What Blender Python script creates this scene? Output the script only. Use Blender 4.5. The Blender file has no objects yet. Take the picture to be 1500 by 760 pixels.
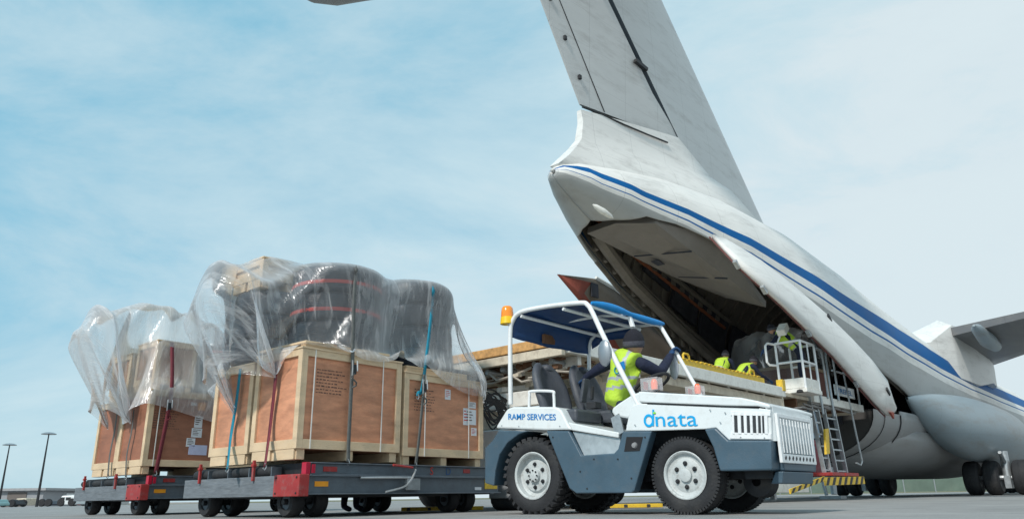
import bpy, math, random
import numpy as np
from mathutils import Vector, Matrix, noise
random.seed(7)
R_ = math.radians
S = bpy.context.scene
COL = S.collection

# ------------------------------------------------------------------ camera
F, PW, PH = 1085.0, 1500.0, 760.0
PITCH, ROLL, CH = R_(17.78), R_(0.88), 0.17
_f = np.array([0, math.cos(PITCH), math.sin(PITCH)])
_u = np.array([0, -math.sin(PITCH), math.cos(PITCH)])
_r = np.array([1.0, 0, 0])
CR = _r*math.cos(ROLL)-_u*math.sin(ROLL)
CU = _u*math.cos(ROLL)+_r*math.sin(ROLL)
CP = np.array([0, 0, CH])
cam = bpy.data.cameras.new('camera'); camo = bpy.data.objects.new('camera', cam); COL.objects.link(camo)
cam.sensor_width = 36; cam.lens = 36*F/PW; cam.clip_start = 0.05; cam.clip_end = 5000
camo.matrix_world = Matrix(((CR[0], CU[0], -_f[0], 0), (CR[1], CU[1], -_f[1], 0), (CR[2], CU[2], -_f[2], CH), (0, 0, 0, 1)))
S.camera = camo

def ray(x, y): return _f+CR*(x-PW/2)/F-CU*(y-PH/2)/F
def onplane(x, y, p0, n):
    r = ray(x, y); n = np.array(n, float)
    return CP+r*(((np.array(p0, float)-CP)@n)/(r@n))
def atY(x, y, Y): r = ray(x, y); return CP+r*Y/r[1]

# ------------------------------------------------------------------ world and sun
SUN_EL, SUN_AZ = R_(42), R_(215)          # azimuth clockwise from +Y: behind the camera, to the left
W = bpy.data.worlds.new('World'); S.world = W; W.use_nodes = True
nt = W.node_tree; nt.nodes.clear(); N = nt.nodes.new; L = nt.links.new
out = N('ShaderNodeOutputWorld'); bg = N('ShaderNodeBackground'); bg2 = N('ShaderNodeBackground'); ms = N('ShaderNodeMixShader')
sky = N('ShaderNodeTexSky'); sky.sky_type = 'NISHITA'; sky.sun_disc = False
sky.sun_elevation = SUN_EL; sky.sun_rotation = SUN_AZ; sky.air_density = 1.0; sky.dust_density = 1.5; sky.ozone_density = 1.5
bg.inputs[1].default_value = 0.12
L(sky.outputs[0], bg.inputs[0])
tc = N('ShaderNodeTexCoord'); mp = N('ShaderNodeMapping'); mp.inputs['Scale'].default_value = (0.9, 1.4, 2.6)
mp.inputs['Rotation'].default_value = (0.25, 0.35, 0.5)
L(tc.outputs['Generated'], mp.inputs[0])
n1 = N('ShaderNodeTexNoise'); n1.inputs['Scale'].default_value = 2.1; n1.inputs['Detail'].default_value = 9; n1.inputs['Roughness'].default_value = 0.62; n1.inputs['Distortion'].default_value = 0.35
L(mp.outputs[0], n1.inputs[0])
sep = N('ShaderNodeSeparateXYZ'); L(tc.outputs['Generated'], sep.inputs[0])
# cloud cover: thicker near the horizon and to the right, thin high on the left
cov = N('ShaderNodeMath'); cov.operation = 'MULTIPLY_ADD'; cov.inputs[1].default_value = -0.55; cov.inputs[2].default_value = 0.52; L(sep.outputs[2], cov.inputs[0])
cox = N('ShaderNodeMath'); cox.operation = 'MULTIPLY_ADD'; cox.inputs[1].default_value = 0.36; L(sep.outputs[0], cox.inputs[0]); L(cov.outputs[0], cox.inputs[2])
ad = N('ShaderNodeMath'); ad.operation = 'ADD'; L(n1.outputs[0], ad.inputs[0]); L(cox.outputs[0], ad.inputs[1])
cr = N('ShaderNodeMapRange'); cr.inputs[1].default_value = 0.50; cr.inputs[2].default_value = 1.08; cr.inputs[3].default_value = 0.82; cr.inputs[4].default_value = 1.0; L(ad.outputs[0], cr.inputs[0])
cc = N('ShaderNodeMixRGB'); cc.inputs[1].default_value = (0.50, 0.74, 0.85, 1); cc.inputs[2].default_value = (0.78, 0.87, 0.91, 1)
n2 = N('ShaderNodeTexNoise'); n2.inputs['Scale'].default_value = 3.7; n2.inputs['Detail'].default_value = 6; L(mp.outputs[0], n2.inputs[0])
rp = N('ShaderNodeValToRGB'); L(ad.outputs[0], rp.inputs[0]); e_ = rp.color_ramp.elements
e_[0].position = 0.40; e_[0].color = (0.15, 0.46, 0.65, 1); e_[1].position = 1.0; e_[1].color = (0.64, 0.745, 0.79, 1)
for q_, c_ in ((0.56, (0.29, 0.58, 0.73, 1)), (0.70, (0.43, 0.65, 0.755, 1)), (0.84, (0.53, 0.71, 0.785, 1))): x_ = e_.new(q_); x_.color = c_
L(rp.outputs[0], bg2.inputs[0]); bg2.inputs[1].default_value = 1.0
L(cr.outputs[0], ms.inputs[0]); L(bg.outputs[0], ms.inputs[1]); L(bg2.outputs[0], ms.inputs[2]); L(ms.outputs[0], out.inputs[0])
sl = bpy.data.lights.new('sun', 'SUN'); sl.energy = 3.0; sl.angle = R_(5); sl.color = (1.0, 0.95, 0.88)
so = bpy.data.objects.new('sun', sl); COL.objects.link(so)
sd = Vector((math.sin(SUN_AZ)*math.cos(SUN_EL), math.cos(SUN_AZ)*math.cos(SUN_EL), math.sin(SUN_EL)))
so.rotation_euler = sd.to_track_quat('Z', 'Y').to_euler()
S.view_settings.view_transform = 'Standard'; S.view_settings.look = 'None'; S.view_settings.exposure = 0.12; S.view_settings.gamma = 1.0
S.cycles.max_bounces = 7; S.cycles.transparent_max_bounces = 16; S.cycles.use_denoising = True

# ------------------------------------------------------------------ materials
MATS = {}
def mat(name, col, rough=0.5, metal=0.0, var=0.12, vscale=3.0, dirt=0.0, dcol=(0.06, 0.055, 0.05), dscale=6.0, bump=0.0, bscale=60.0,
        trans=0.0, alpha=1.0, emit=None, coat=0.0, stretch=(1, 1, 1), spec=0.5):
    if name in MATS: return MATS[name]
    m = bpy.data.materials.new(name); m.use_nodes = True; t = m.node_tree; b = t.nodes['Principled BSDF']; nn = t.nodes.new; lk = t.links.new
    b.inputs['Roughness'].default_value = rough; b.inputs['Metallic'].default_value = metal; b.inputs['Specular IOR Level'].default_value = spec
    b.inputs['Coat Weight'].default_value = coat; b.inputs['Transmission Weight'].default_value = trans; b.inputs['Alpha'].default_value = alpha
    c = nn('ShaderNodeTexCoord'); mpn = nn('ShaderNodeMapping'); mpn.inputs['Scale'].default_value = stretch; lk(c.outputs['Object'], mpn.inputs[0])
    n = nn('ShaderNodeTexNoise'); n.inputs['Scale'].default_value = vscale; n.inputs['Detail'].default_value = 8; n.inputs['Roughness'].default_value = 0.65; lk(mpn.outputs[0], n.inputs[0])
    mr = nn('ShaderNodeMapRange'); mr.inputs[1].default_value = 0.3; mr.inputs[2].default_value = 0.7; mr.inputs[3].default_value = 1-var; mr.inputs[4].default_value = 1+var; lk(n.outputs[0], mr.inputs[0])
    mu = nn('ShaderNodeMixRGB'); mu.blend_type = 'MULTIPLY'; mu.inputs[0].default_value = 1; mu.inputs[1].default_value = (*col, 1); lk(mr.outputs[0], mu.inputs[2])
    last = mu
    if dirt > 0:
        d = nn('ShaderNodeTexNoise'); d.inputs['Scale'].default_value = dscale; d.inputs['Detail'].default_value = 12; d.inputs['Roughness'].default_value = 0.75; lk(mpn.outputs[0], d.inputs[0])
        dr = nn('ShaderNodeMapRange'); dr.inputs[1].default_value = 0.5; dr.inputs[2].default_value = 0.72; dr.inputs[4].default_value = dirt; lk(d.outputs[0], dr.inputs[0])
        mx = nn('ShaderNodeMixRGB'); mx.inputs[2].default_value = (*dcol, 1); lk(dr.outputs[0], mx.inputs[0]); lk(mu.outputs[0], mx.inputs[1]); last = mx
    lk(last.outputs[0], b.inputs['Base Color'])
    rr = nn('ShaderNodeMapRange'); rr.inputs[3].default_value = max(0.05, rough-0.12); rr.inputs[4].default_value = min(1, rough+0.15); lk(n.outputs[0], rr.inputs[0]); lk(rr.outputs[0], b.inputs['Roughness'])
    if bump > 0:
        bn = nn('ShaderNodeTexNoise'); bn.inputs['Scale'].default_value = bscale; bn.inputs['Detail'].default_value = 5; lk(mpn.outputs[0], bn.inputs[0])
        bp = nn('ShaderNodeBump'); bp.inputs['Strength'].default_value = bump; bp.inputs['Distance'].default_value = 0.02; lk(bn.outputs[0], bp.inputs['Height']); lk(bp.outputs[0], b.inputs['Normal'])
    if emit: b.inputs['Emission Color'].default_value = (*emit, 1); b.inputs['Emission Strength'].default_value = 1.0
    MATS[name] = m; return m

def M_plane(name, col, dirt=0.35):
    """aircraft skin: panel lines every 1.1 m along x, streaky dirt"""
    m = mat(name, col, 0.42, 0.0, 0.06, 1.2, dirt, (0.24, 0.225, 0.205), 1.6, 0.06, 3.0, stretch=(0.45, 1, 2.0))
    t = m.node_tree; b = t.nodes['Principled BSDF']; nn = t.nodes.new; lk = t.links.new
    src = b.inputs['Base Color'].links[0].from_socket
    c = nn('ShaderNodeTexCoord'); sp = nn('ShaderNodeSeparateXYZ'); lk(c.outputs['Object'], sp.inputs[0])
    masks = []
    for ax, per, wd in ((0, 1.35, 0.010), (2, 0.93, 0.008)):
        a = nn('ShaderNodeMath'); a.operation = 'DIVIDE'; a.inputs[1].default_value = per; lk(sp.outputs[ax], a.inputs[0])
        f = nn('ShaderNodeMath'); f.operation = 'FRACT'; lk(a.outputs[0], f.inputs[0])
        l = nn('ShaderNodeMath'); l.operation = 'LESS_THAN'; l.inputs[1].default_value = wd; lk(f.outputs[0], l.inputs[0]); masks.append(l)
    mxm = nn('ShaderNodeMath'); mxm.operation = 'MAXIMUM'; lk(masks[0].outputs[0], mxm.inputs[0]); lk(masks[1].outputs[0], mxm.inputs[1])
    sc = nn('ShaderNodeMath'); sc.operation = 'MULTIPLY'; sc.inputs[1].default_value = 0.28; lk(mxm.outputs[0], sc.inputs[0])
    mx = nn('ShaderNodeMixRGB'); mx.inputs[2].default_value = (0.12, 0.12, 0.12, 1); lk(sc.outputs[0], mx.inputs[0]); lk(src, mx.inputs[1]); lk(mx.outputs[0], b.inputs['Base Color'])
    return m

white = mat('white_paint', (0.72, 0.76, 0.77), 0.32, 0, 0.05, 2.5, 0.5, (0.42, 0.40, 0.37), 5, coat=0.25)
slate = mat('slate_blue_paint', (0.055, 0.10, 0.14), 0.45, 0, 0.15, 3, 0.5, (0.10, 0.12, 0.135), 7, 0.1, 80)
black = mat('black_rubber', (0.018, 0.019, 0.022), 0.75, 0, 0.3, 8, 0.65, (0.055, 0.053, 0.05), 5, 0.25, 50)
darkm = mat('dark_metal', (0.03, 0.033, 0.038), 0.55, 0.4, 0.3, 6, 0.4, (0.09, 0.07, 0.05), 5)
galv = mat('galvanised_metal', (0.42, 0.45, 0.47), 0.4, 0.6, 0.2, 8, 0.4, (0.15, 0.14, 0.13), 7)
pipe = mat('white_pipe_paint', (0.78, 0.80, 0.81), 0.3, 0, 0.05, 4, 0.3, (0.3, 0.27, 0.24), 12)
blue_tarp = mat('blue_tarpaulin', (0.010, 0.05, 0.16), 0.42, 0, 0.2, 3, 0.2, (0.01, 0.03, 0.09), 4, 0.3, 9)
blue_roll = mat('bright_blue_tarpaulin', (0.0, 0.20, 0.52), 0.38, 0, 0.15, 5, 0, bump=0.3, bscale=14)
vinyl = mat('grey_vinyl', (0.06, 0.068, 0.085), 0.48, 0, 0.2, 6, 0.3, (0.1, 0.1, 0.1), 8, 0.25, 120)
treadp = mat('tread_plate', (0.50, 0.54, 0.56), 0.38, 0.55, 0.2, 6, 0.35, (0.2, 0.19, 0.18), 8)
navy = mat('navy_fabric', (0.010, 0.015, 0.040), 0.85, 0, 0.25, 10, 0, bump=0.6, bscale=22)
glove = mat('blue_glove', (0.015, 0.06, 0.16), 0.8, 0, 0.25, 25, 0, bump=0.4, bscale=60)
skin = mat('skin', (0.42, 0.24, 0.17), 0.55, 0, 0.08, 12)
knit = mat('dark_knit', (0.012, 0.012, 0.020), 0.95, 0, 0.2, 60, 0, bump=0.6, bscale=160)
knitg = mat('grey_knit', (0.075, 0.075, 0.095), 0.95, 0, 0.2, 60, 0, bump=0.6, bscale=160)
hivis = mat('hi_vis_fabric', (0.47, 0.68, 0.05), 0.65, 0, 0.12, 12, 0.15, (0.3, 0.5, 0.05), 9, 0.5, 26)
reflect = mat('reflective_tape', (0.38, 0.41, 0.43), 0.45, 0, 0.1, 20)
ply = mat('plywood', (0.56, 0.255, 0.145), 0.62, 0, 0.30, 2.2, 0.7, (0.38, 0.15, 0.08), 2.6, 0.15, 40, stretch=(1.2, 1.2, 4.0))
plyd = mat('dark_plywood', (0.32, 0.13, 0.075), 0.6, 0, 0.2, 2.2, 0.4, (0.17, 0.07, 0.04), 3.5, 0.15, 40, stretch=(1.2, 1.2, 4.0))
lumber = mat('pale_lumber', (0.66, 0.50, 0.33), 0.7, 0, 0.22, 3, 0.55, (0.40, 0.26, 0.13), 6, 0.3, 50, stretch=(1, 1, 3))
dgrey = mat('dolly_grey_paint', (0.105, 0.13, 0.155), 0.55, 0.1, 0.2, 4, 0.6, (0.07, 0.065, 0.065), 6, 0.15, 60)
plank = mat('weathered_grey_plank', (0.145, 0.165, 0.185), 0.75, 0, 0.3, 5, 0.6, (0.26, 0.28, 0.29), 7, 0.4, 40, stretch=(4, 1, 9))
redp = mat('chipped_red_paint', (0.34, 0.027, 0.026), 0.5, 0, 0.2, 5, 0.7, (0.24, 0.14, 0.13), 14)
orange = mat('orange_reflector', (0.85, 0.33, 0.02), 0.3, 0, 0.1, 12)
yellow = mat('yellow_paint', (0.72, 0.47, 0.03), 0.5, 0, 0.15, 6, 0.55, (0.16, 0.09, 0.04), 13)
beige = mat('weathered_beige_paint', (0.60, 0.53, 0.42), 0.6, 0, 0.2, 4, 0.55, (0.15, 0.085, 0.05), 6, 0.15, 40)
offw = mat('scuffed_offwhite_paint', (0.76, 0.75, 0.70), 0.5, 0, 0.08, 4, 0.45, (0.26, 0.2, 0.15), 9)
rust = mat('rusty_steel', (0.17, 0.085, 0.045), 0.8, 0.2, 0.4, 6, 0.5, (0.035, 0.03, 0.028), 5, 0.3, 50)
wornwood = mat('worn_orange_edge', (0.60, 0.33, 0.12), 0.75, 0, 0.3, 9, 0.6, (0.1, 0.05, 0.03), 16, 0.4, 60)
tyrewrap = mat('wrapped_tyre', (0.012, 0.017, 0.028), 0.38, 0, 0.35, 5, 0.3, (0.04, 0.055, 0.08), 7, 0.5, 14, stretch=(1, 1, 4))
skyblue = mat('sky_blue_lettering', (0.0, 0.36, 0.72), 0.4, 0, 0.03, 4)
royal = mat('royal_blue_lettering', (0.01, 0.19, 0.50), 0.4, 0, 0.03, 4)
ink = mat('black_ink', (0.10, 0.06, 0.05), 0.7, 0, 0.2, 20)
redink = mat('red_ink', (0.6, 0.05, 0.04), 0.6, 0, 0.2, 20)
paper = mat('paper', (0.72, 0.73, 0.76), 0.7, 0, 0.05, 12)
lilac = mat('lilac_paper', (0.55, 0.56, 0.74), 0.7, 0, 0.08, 12)
maroon = mat('maroon_webbing', (0.16, 0.018, 0.03), 0.7, 0, 0.2, 14, bump=0.3, bscale=120)
greyweb = mat('grey_webbing', (0.12, 0.125, 0.12), 0.75, 0, 0.3, 14, bump=0.3, bscale=120)
tealweb = mat('teal_webbing', (0.0, 0.22, 0.33), 0.6, 0, 0.2, 14, bump=0.3, bscale=120)
whiteband = mat('white_banding', (0.75, 0.74, 0.70), 0.6, 0, 0.05, 10)
amber = mat('amber_lens', (0.95, 0.28, 0.01), 0.15, 0, 0.05, 8, coat=0.6)
brorange = mat('bright_orange_lens', (0.95, 0.13, 0.02), 0.2, 0, 0.05, 8, coat=0.6)
glass = mat('clear_acrylic', (0.9, 0.9, 0.92), 0.08, 0, 0.0, 4, alpha=0.28)
mirror = mat('mirror_back', (0.30, 0.33, 0.36), 0.3, 0.5, 0.1, 5)
fus_w = M_plane('fuselage_white', (0.74, 0.735, 0.71), 0.45)
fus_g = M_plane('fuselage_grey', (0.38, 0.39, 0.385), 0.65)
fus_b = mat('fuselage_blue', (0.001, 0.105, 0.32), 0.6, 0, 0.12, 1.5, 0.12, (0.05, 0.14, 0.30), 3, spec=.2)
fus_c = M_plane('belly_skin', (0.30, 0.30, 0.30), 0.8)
fus_n = M_plane('sponson_blue_grey', (0.29, 0.35, 0.385), 0.75)
fin_m = M_plane('fin_skin', (0.56, 0.57, 0.565), 0.5)
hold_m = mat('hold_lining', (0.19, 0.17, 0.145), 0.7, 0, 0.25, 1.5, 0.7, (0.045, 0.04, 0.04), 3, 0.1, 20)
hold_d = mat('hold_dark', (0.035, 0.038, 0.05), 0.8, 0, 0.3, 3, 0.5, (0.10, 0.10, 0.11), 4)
door_in = mat('door_inner_panel', (0.205, 0.185, 0.165), 0.6, 0, 0.12, 1.2, 0.5, (0.15, 0.13, 0.12), 2.5)
petal_in = mat('petal_inner_skin', (0.25, 0.205, 0.165), 0.7, 0, 0.2, 2, 0.5, (0.1, 0.075, 0.06), 4)
petal_red = mat('petal_red_primer', (0.30, 0.075, 0.05), 0.7, 0, 0.2, 4, 0.4, (0.2, 0.06, 0.04), 5)
orpipe = mat('orange_brown_pipe', (0.30, 0.10, 0.05), 0.6, 0, 0.2, 5)

def plastic_mat(nm='clear_plastic_sheet', lo_=.06, hi_=.62):
    m = bpy.data.materials.new(nm); m.use_nodes = True; t = m.node_tree; t.nodes.clear(); nn = t.nodes.new; lk = t.links.new
    o = nn('ShaderNodeOutputMaterial'); tr = nn('ShaderNodeBsdfTransparent'); df = nn('ShaderNodeBsdfDiffuse'); tl = nn('ShaderNodeBsdfTranslucent'); gl = nn('ShaderNodeBsdfGlossy')
    df.inputs[0].default_value = (0.92, 0.93, 0.94, 1); tl.inputs[0].default_value = (0.93, 0.94, 0.95, 1); gl.inputs['Roughness'].default_value = 0.14
    gl.inputs[0].default_value = (0.95, 0.97, 1, 1)
    a = nn('ShaderNodeMixShader'); a.inputs[0].default_value = 0.5; lk(df.outputs[0], a.inputs[1]); lk(tl.outputs[0], a.inputs[2])
    c = nn('ShaderNodeTexCoord'); n = nn('ShaderNodeTexNoise'); n.inputs['Scale'].default_value = 2.6; n.inputs['Detail'].default_value = 12; n.inputs['Roughness'].default_value = 0.62; n.inputs['Distortion'].default_value = 0.9; lk(c.outputs['UV'], n.inputs[0])
    n.inputs['Scale'].default_value = 2.2; sm_ = nn('ShaderNodeMapping'); sm_.inputs['Scale'].default_value = (8.0, 1.5, 1); lk(c.outputs['UV'], sm_.inputs[0]); lk(sm_.outputs[0], n.inputs[0])
    mr = nn('ShaderNodeMapRange'); mr.inputs[1].default_value = 0.50; mr.inputs[2].default_value = 0.76; mr.inputs[3].default_value = lo_; mr.inputs[4].default_value = hi_; lk(n.outputs[0], mr.inputs[0])
    ge = nn('ShaderNodeNewGeometry'); pr = nn('ShaderNodeMapRange'); pr.inputs[1].default_value = 0.505; pr.inputs[2].default_value = 0.60; pr.inputs[3].default_value = 0.0; pr.inputs[4].default_value = 0.5; lk(ge.outputs['Pointiness'], pr.inputs[0])
    a2 = nn('ShaderNodeMath'); a2.operation = 'ADD'; lk(mr.outputs[0], a2.inputs[0]); lk(pr.outputs[0], a2.inputs[1])
    lw = nn('ShaderNodeLayerWeight'); lw.inputs[0].default_value = 0.30
    ad = nn('ShaderNodeMath'); ad.operation = 'MULTIPLY_ADD'; ad.inputs[1].default_value = 0.85; ad.use_clamp = True; lk(lw.outputs['Facing'], ad.inputs[0]); lk(a2.outputs[0], ad.inputs[2])
    b = nn('ShaderNodeMixShader'); lk(ad.outputs[0], b.inputs[0]); lk(tr.outputs[0], b.inputs[1]); lk(a.outputs[0], b.inputs[2])
    g = nn('ShaderNodeMixShader'); fr = nn('ShaderNodeFresnel'); fr.inputs[0].default_value = 1.45; fm = nn('ShaderNodeMath'); fm.operation = 'MULTIPLY_ADD'; fm.inputs[1].default_value = 0.8; fm.inputs[2].default_value = 0.02; lk(fr.outputs[0], fm.inputs[0])
    lk(fm.outputs[0], g.inputs[0]); lk(b.outputs[0], g.inputs[1]); lk(gl.outputs[0], g.inputs[2]); lk(g.outputs[0], o.inputs[0])
    bn = nn('ShaderNodeTexNoise'); bn.inputs['Scale'].default_value = 7; bn.inputs['Detail'].default_value = 5; bn.inputs['Distortion'].default_value = 1.5; lk(sm_.outputs[0], bn.inputs[0])
    bp = nn('ShaderNodeBump'); bp.inputs['Strength'].default_value = 0.5; bp.inputs['Distance'].default_value = 0.02; lk(bn.outputs[0], bp.inputs['Height'])
    for q in (df, tl, gl): lk(bp.outputs[0], q.inputs['Normal'])
    return m
sheet_m = plastic_mat(); sheet_m2 = plastic_mat('hazy_plastic_sheet', .24, .78)

# ------------------------------------------------------------------ mesh helpers
class MB:
    def __init__(s): s.v = []; s.f = []; s.mi = []
    def add(s, vs, fs, mi=0):
        o = len(s.v); s.v += [tuple(map(float, p)) for p in vs]; s.f += [tuple(i+o for i in f) for f in fs]; s.mi += [mi]*len(fs); return s
    def box(s, x0, x1, y0, y1, z0, z1, mi=0):
        return s.add([(x, y, z) for x in (x0, x1) for y in (y0, y1) for z in (z0, z1)],
                     [(0, 1, 3, 2), (4, 6, 7, 5), (0, 4, 5, 1), (2, 3, 7, 6), (0, 2, 6, 4), (1, 5, 7, 3)], mi)
    def obox(s, c, ax, ay, az, mi=0):
        c = np.array(c, float); ax, ay, az = (np.array(q, float) for q in (ax, ay, az))
        return s.add([c+i*ax+j*ay+k*az for i in (-1, 1) for j in (-1, 1) for k in (-1, 1)],
                     [(0, 1, 3, 2), (4, 6, 7, 5), (0, 4, 5, 1), (2, 3, 7, 6), (0, 2, 6, 4), (1, 5, 7, 3)], mi)
    def beam(s, a, b, w, h, mi=0, up=(0, 0, 1)):
        a = np.array(a, float); b = np.array(b, float); d = b-a; u = np.array(up, float)
        sd_ = np.cross(d, u); sd_ /= np.linalg.norm(sd_); uu = np.cross(sd_, d); uu /= np.linalg.norm(uu)
        return s.obox((a+b)/2, d/2, sd_*w/2, uu*h/2, mi)
    def prism(s, poly, fn, d0, d1, mi=0):
        """poly of (a,b); fn(a,b,d)->xyz"""
        n = len(poly); vs = [fn(a, b, d0) for a, b in poly]+[fn(a, b, d1) for a, b in poly]
        return s.add(vs, [tuple(range(n)), tuple(range(2*n-1, n-1, -1))]+[(i, i+n, (i+1) % n+n, (i+1) % n) for i in range(n)], mi)
    def tube(s, path, r, n=8, mi=0, closed=False):
        P = [np.array(p, float) for p in path]; m = len(P); rr = r if hasattr(r, '__len__') else [r]*m
        T = []
        for i in range(m):
            a = P[i-1] if (i > 0 or closed) else P[i]; b = P[(i+1) % m] if (i < m-1 or closed) else P[i]
            d = b-a; T.append(d/(np.linalg.norm(d)+1e-9))
        u = np.cross(T[0], (0, 0, 1.0)); u = u if np.linalg.norm(u) > 1e-3 else np.array([1.0, 0, 0]); u /= np.linalg.norm(u)
        vs = []
        for i in range(m):
            u = u-T[i]*(u@T[i]); u /= np.linalg.norm(u); w = np.cross(T[i], u)
            for k in range(n):
                a = 2*math.pi*k/n; vs.append(P[i]+rr[i]*(math.cos(a)*u+math.sin(a)*w))
        fs = []
        for i in range(m if closed else m-1):
            j = (i+1) % m
            for k in range(n): fs.append((i*n+k, i*n+(k+1) % n, j*n+(k+1) % n, j*n+k))
        if not closed: fs += [tuple(range(n-1, -1, -1)), tuple((m-1)*n+k for k in range(n))]
        return s.add(vs, fs, mi)
    def lathe(s, prof, c, axis='y', n=32, mi=0, mis=None):
        """prof of (radius, offset along axis)"""
        c = np.array(c, float); m = len(prof); vs = []
        for r, h in prof:
            for k in range(n):
                a = 2*math.pi*k/n; p = {'y': (r*math.cos(a), h, r*math.sin(a)), 'z': (r*math.cos(a), r*math.sin(a), h), 'x': (h, r*math.cos(a), r*math.sin(a))}[axis]
                vs.append(c+p)
        for i in range(m-1):
            s.add([], [])
        fs = []; o = len(s.v); s.v += [tuple(map(float, p)) for p in vs]
        for i in range(m-1):
            for k in range(n):
                s.f.append((o+i*n+k, o+i*n+(k+1) % n, o+(i+1)*n+(k+1) % n, o+(i+1)*n+k)); s.mi.append(mis[i] if mis else mi)
        return s
    def grid(s, G, mi=0, closed_v=False):
        nu, nv = len(G), len(G[0]); o = len(s.v)
        s.v += [tuple(map(float, p)) for row in G for p in row]
        for i in range(nu-1):
            for j in range(nv-(0 if closed_v else 1)):
                jj = (j+1) % nv
                s.f.append((o+i*nv+j, o+i*nv+jj, o+(i+1)*nv+jj, o+(i+1)*nv+j)); s.mi.append(mi(i, j) if callable(mi) else mi)
        return s
    def build(s, name, mats, parent=None, smooth=False, bevel=0.0, solid=0.0, subsurf=0, angle=35, fix=True):
        me = bpy.data.meshes.new(name); me.from_pydata(s.v, [], s.f)
        mats = mats if isinstance(mats, (list, tuple)) else [mats]
        for m in mats: me.materials.append(m)
        me.polygons.foreach_set('material_index', s.mi)
        if fix:
            import bmesh
            bm = bmesh.new(); bm.from_mesh(me); bmesh.ops.recalc_face_normals(bm, faces=bm.faces); bm.to_mesh(me); bm.free()
        if smooth:
            me.polygons.foreach_set('use_smooth', [True]*len(me.polygons))
            try: me.set_sharp_from_angle(angle=R_(angle))
            except Exception: pass
        me.update(); o = bpy.data.objects.new(name, me); COL.objects.link(o); o.parent = parent
        if solid: q = o.modifiers.new('solid', 'SOLIDIFY'); q.thickness = solid; q.offset = 0
        if bevel: q = o.modifiers.new('bevel', 'BEVEL'); q.width = bevel; q.segments = 2; q.limit_method = 'ANGLE'; q.angle_limit = R_(40)
        if subsurf: q = o.modifiers.new('sub', 'SUBSURF'); q.levels = subsurf; q.render_levels = subsurf
        return o
def tag(o, label, cat, group=None, kind=None):
    o['label'] = label
    if cat: o['category'] = cat
    if group: o['group'] = group
    if kind: o['kind'] = kind
    return o
def thing(name, label, cat, loc=(0, 0, 0), rz=0.0, group=None):
    o = bpy.data.objects.new(name, None); COL.objects.link(o); o.location = tuple(map(float, loc)); o.rotation_euler = (0, 0, rz); o.empty_display_size = 0.2
    return tag(o, label, cat, group)
def struct(o): o['kind'] = 'structure'; return o
def text_mesh(name, body, size, mat_, parent, origin, ux, uy, extrude=0.0015, spacing=1.0, width=None, align='LEFT', shear=0, bold=0.0):
    """text lying in the plane of ux, uy (local)"""
    cu = bpy.data.curves.new(name, 'FONT'); cu.body = body; cu.size = size; cu.extrude = extrude; cu.space_character = spacing; cu.align_x = align; cu.shear = shear; cu.offset = bold
    cu.resolution_u = 3
    tmp = bpy.data.objects.new('tmp', cu); COL.objects.link(tmp)
    dg = bpy.context.evaluated_depsgraph_get(); me = bpy.data.meshes.new_from_object(tmp.evaluated_get(dg)); bpy.data.objects.remove(tmp); bpy.data.curves.remove(cu)
    xs = [v.co.x for v in me.vertices]; sx = 1.0
    if width and xs: sx = width/(max(xs)-min(xs))
    ux = Vector(ux).normalized(); uy = Vector(uy); uy = (uy-ux*uy.dot(ux)*0).normalized(); uz = ux.cross(uy).normalized(); og = Vector(tuple(map(float, origin)))
    for v in me.vertices: v.co = og+ux*(v.co.x*sx)+uy*v.co.y+uz*v.co.z
    me.materials.clear(); me.materials.append(mat_); me.name = name
    o = bpy.data.objects.new(name, me); COL.objects.link(o); o.parent = parent; return o
def smooth_path(pts, k=4):
    P = [np.array(p, float) for p in pts]; out_ = []
    for i in range(len(P)-1):
        p0 = P[max(i-1, 0)]; p1 = P[i]; p2 = P[i+1]; p3 = P[min(i+2, len(P)-1)]
        for t in np.linspace(0, 1, k, endpoint=False):
            out_.append(0.5*((2*p1)+(-p0+p2)*t+(2*p0-5*p1+4*p2-p3)*t*t+(-p0+3*p1-3*p2+p3)*t**3))
    return out_+[P[-1]]

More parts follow.
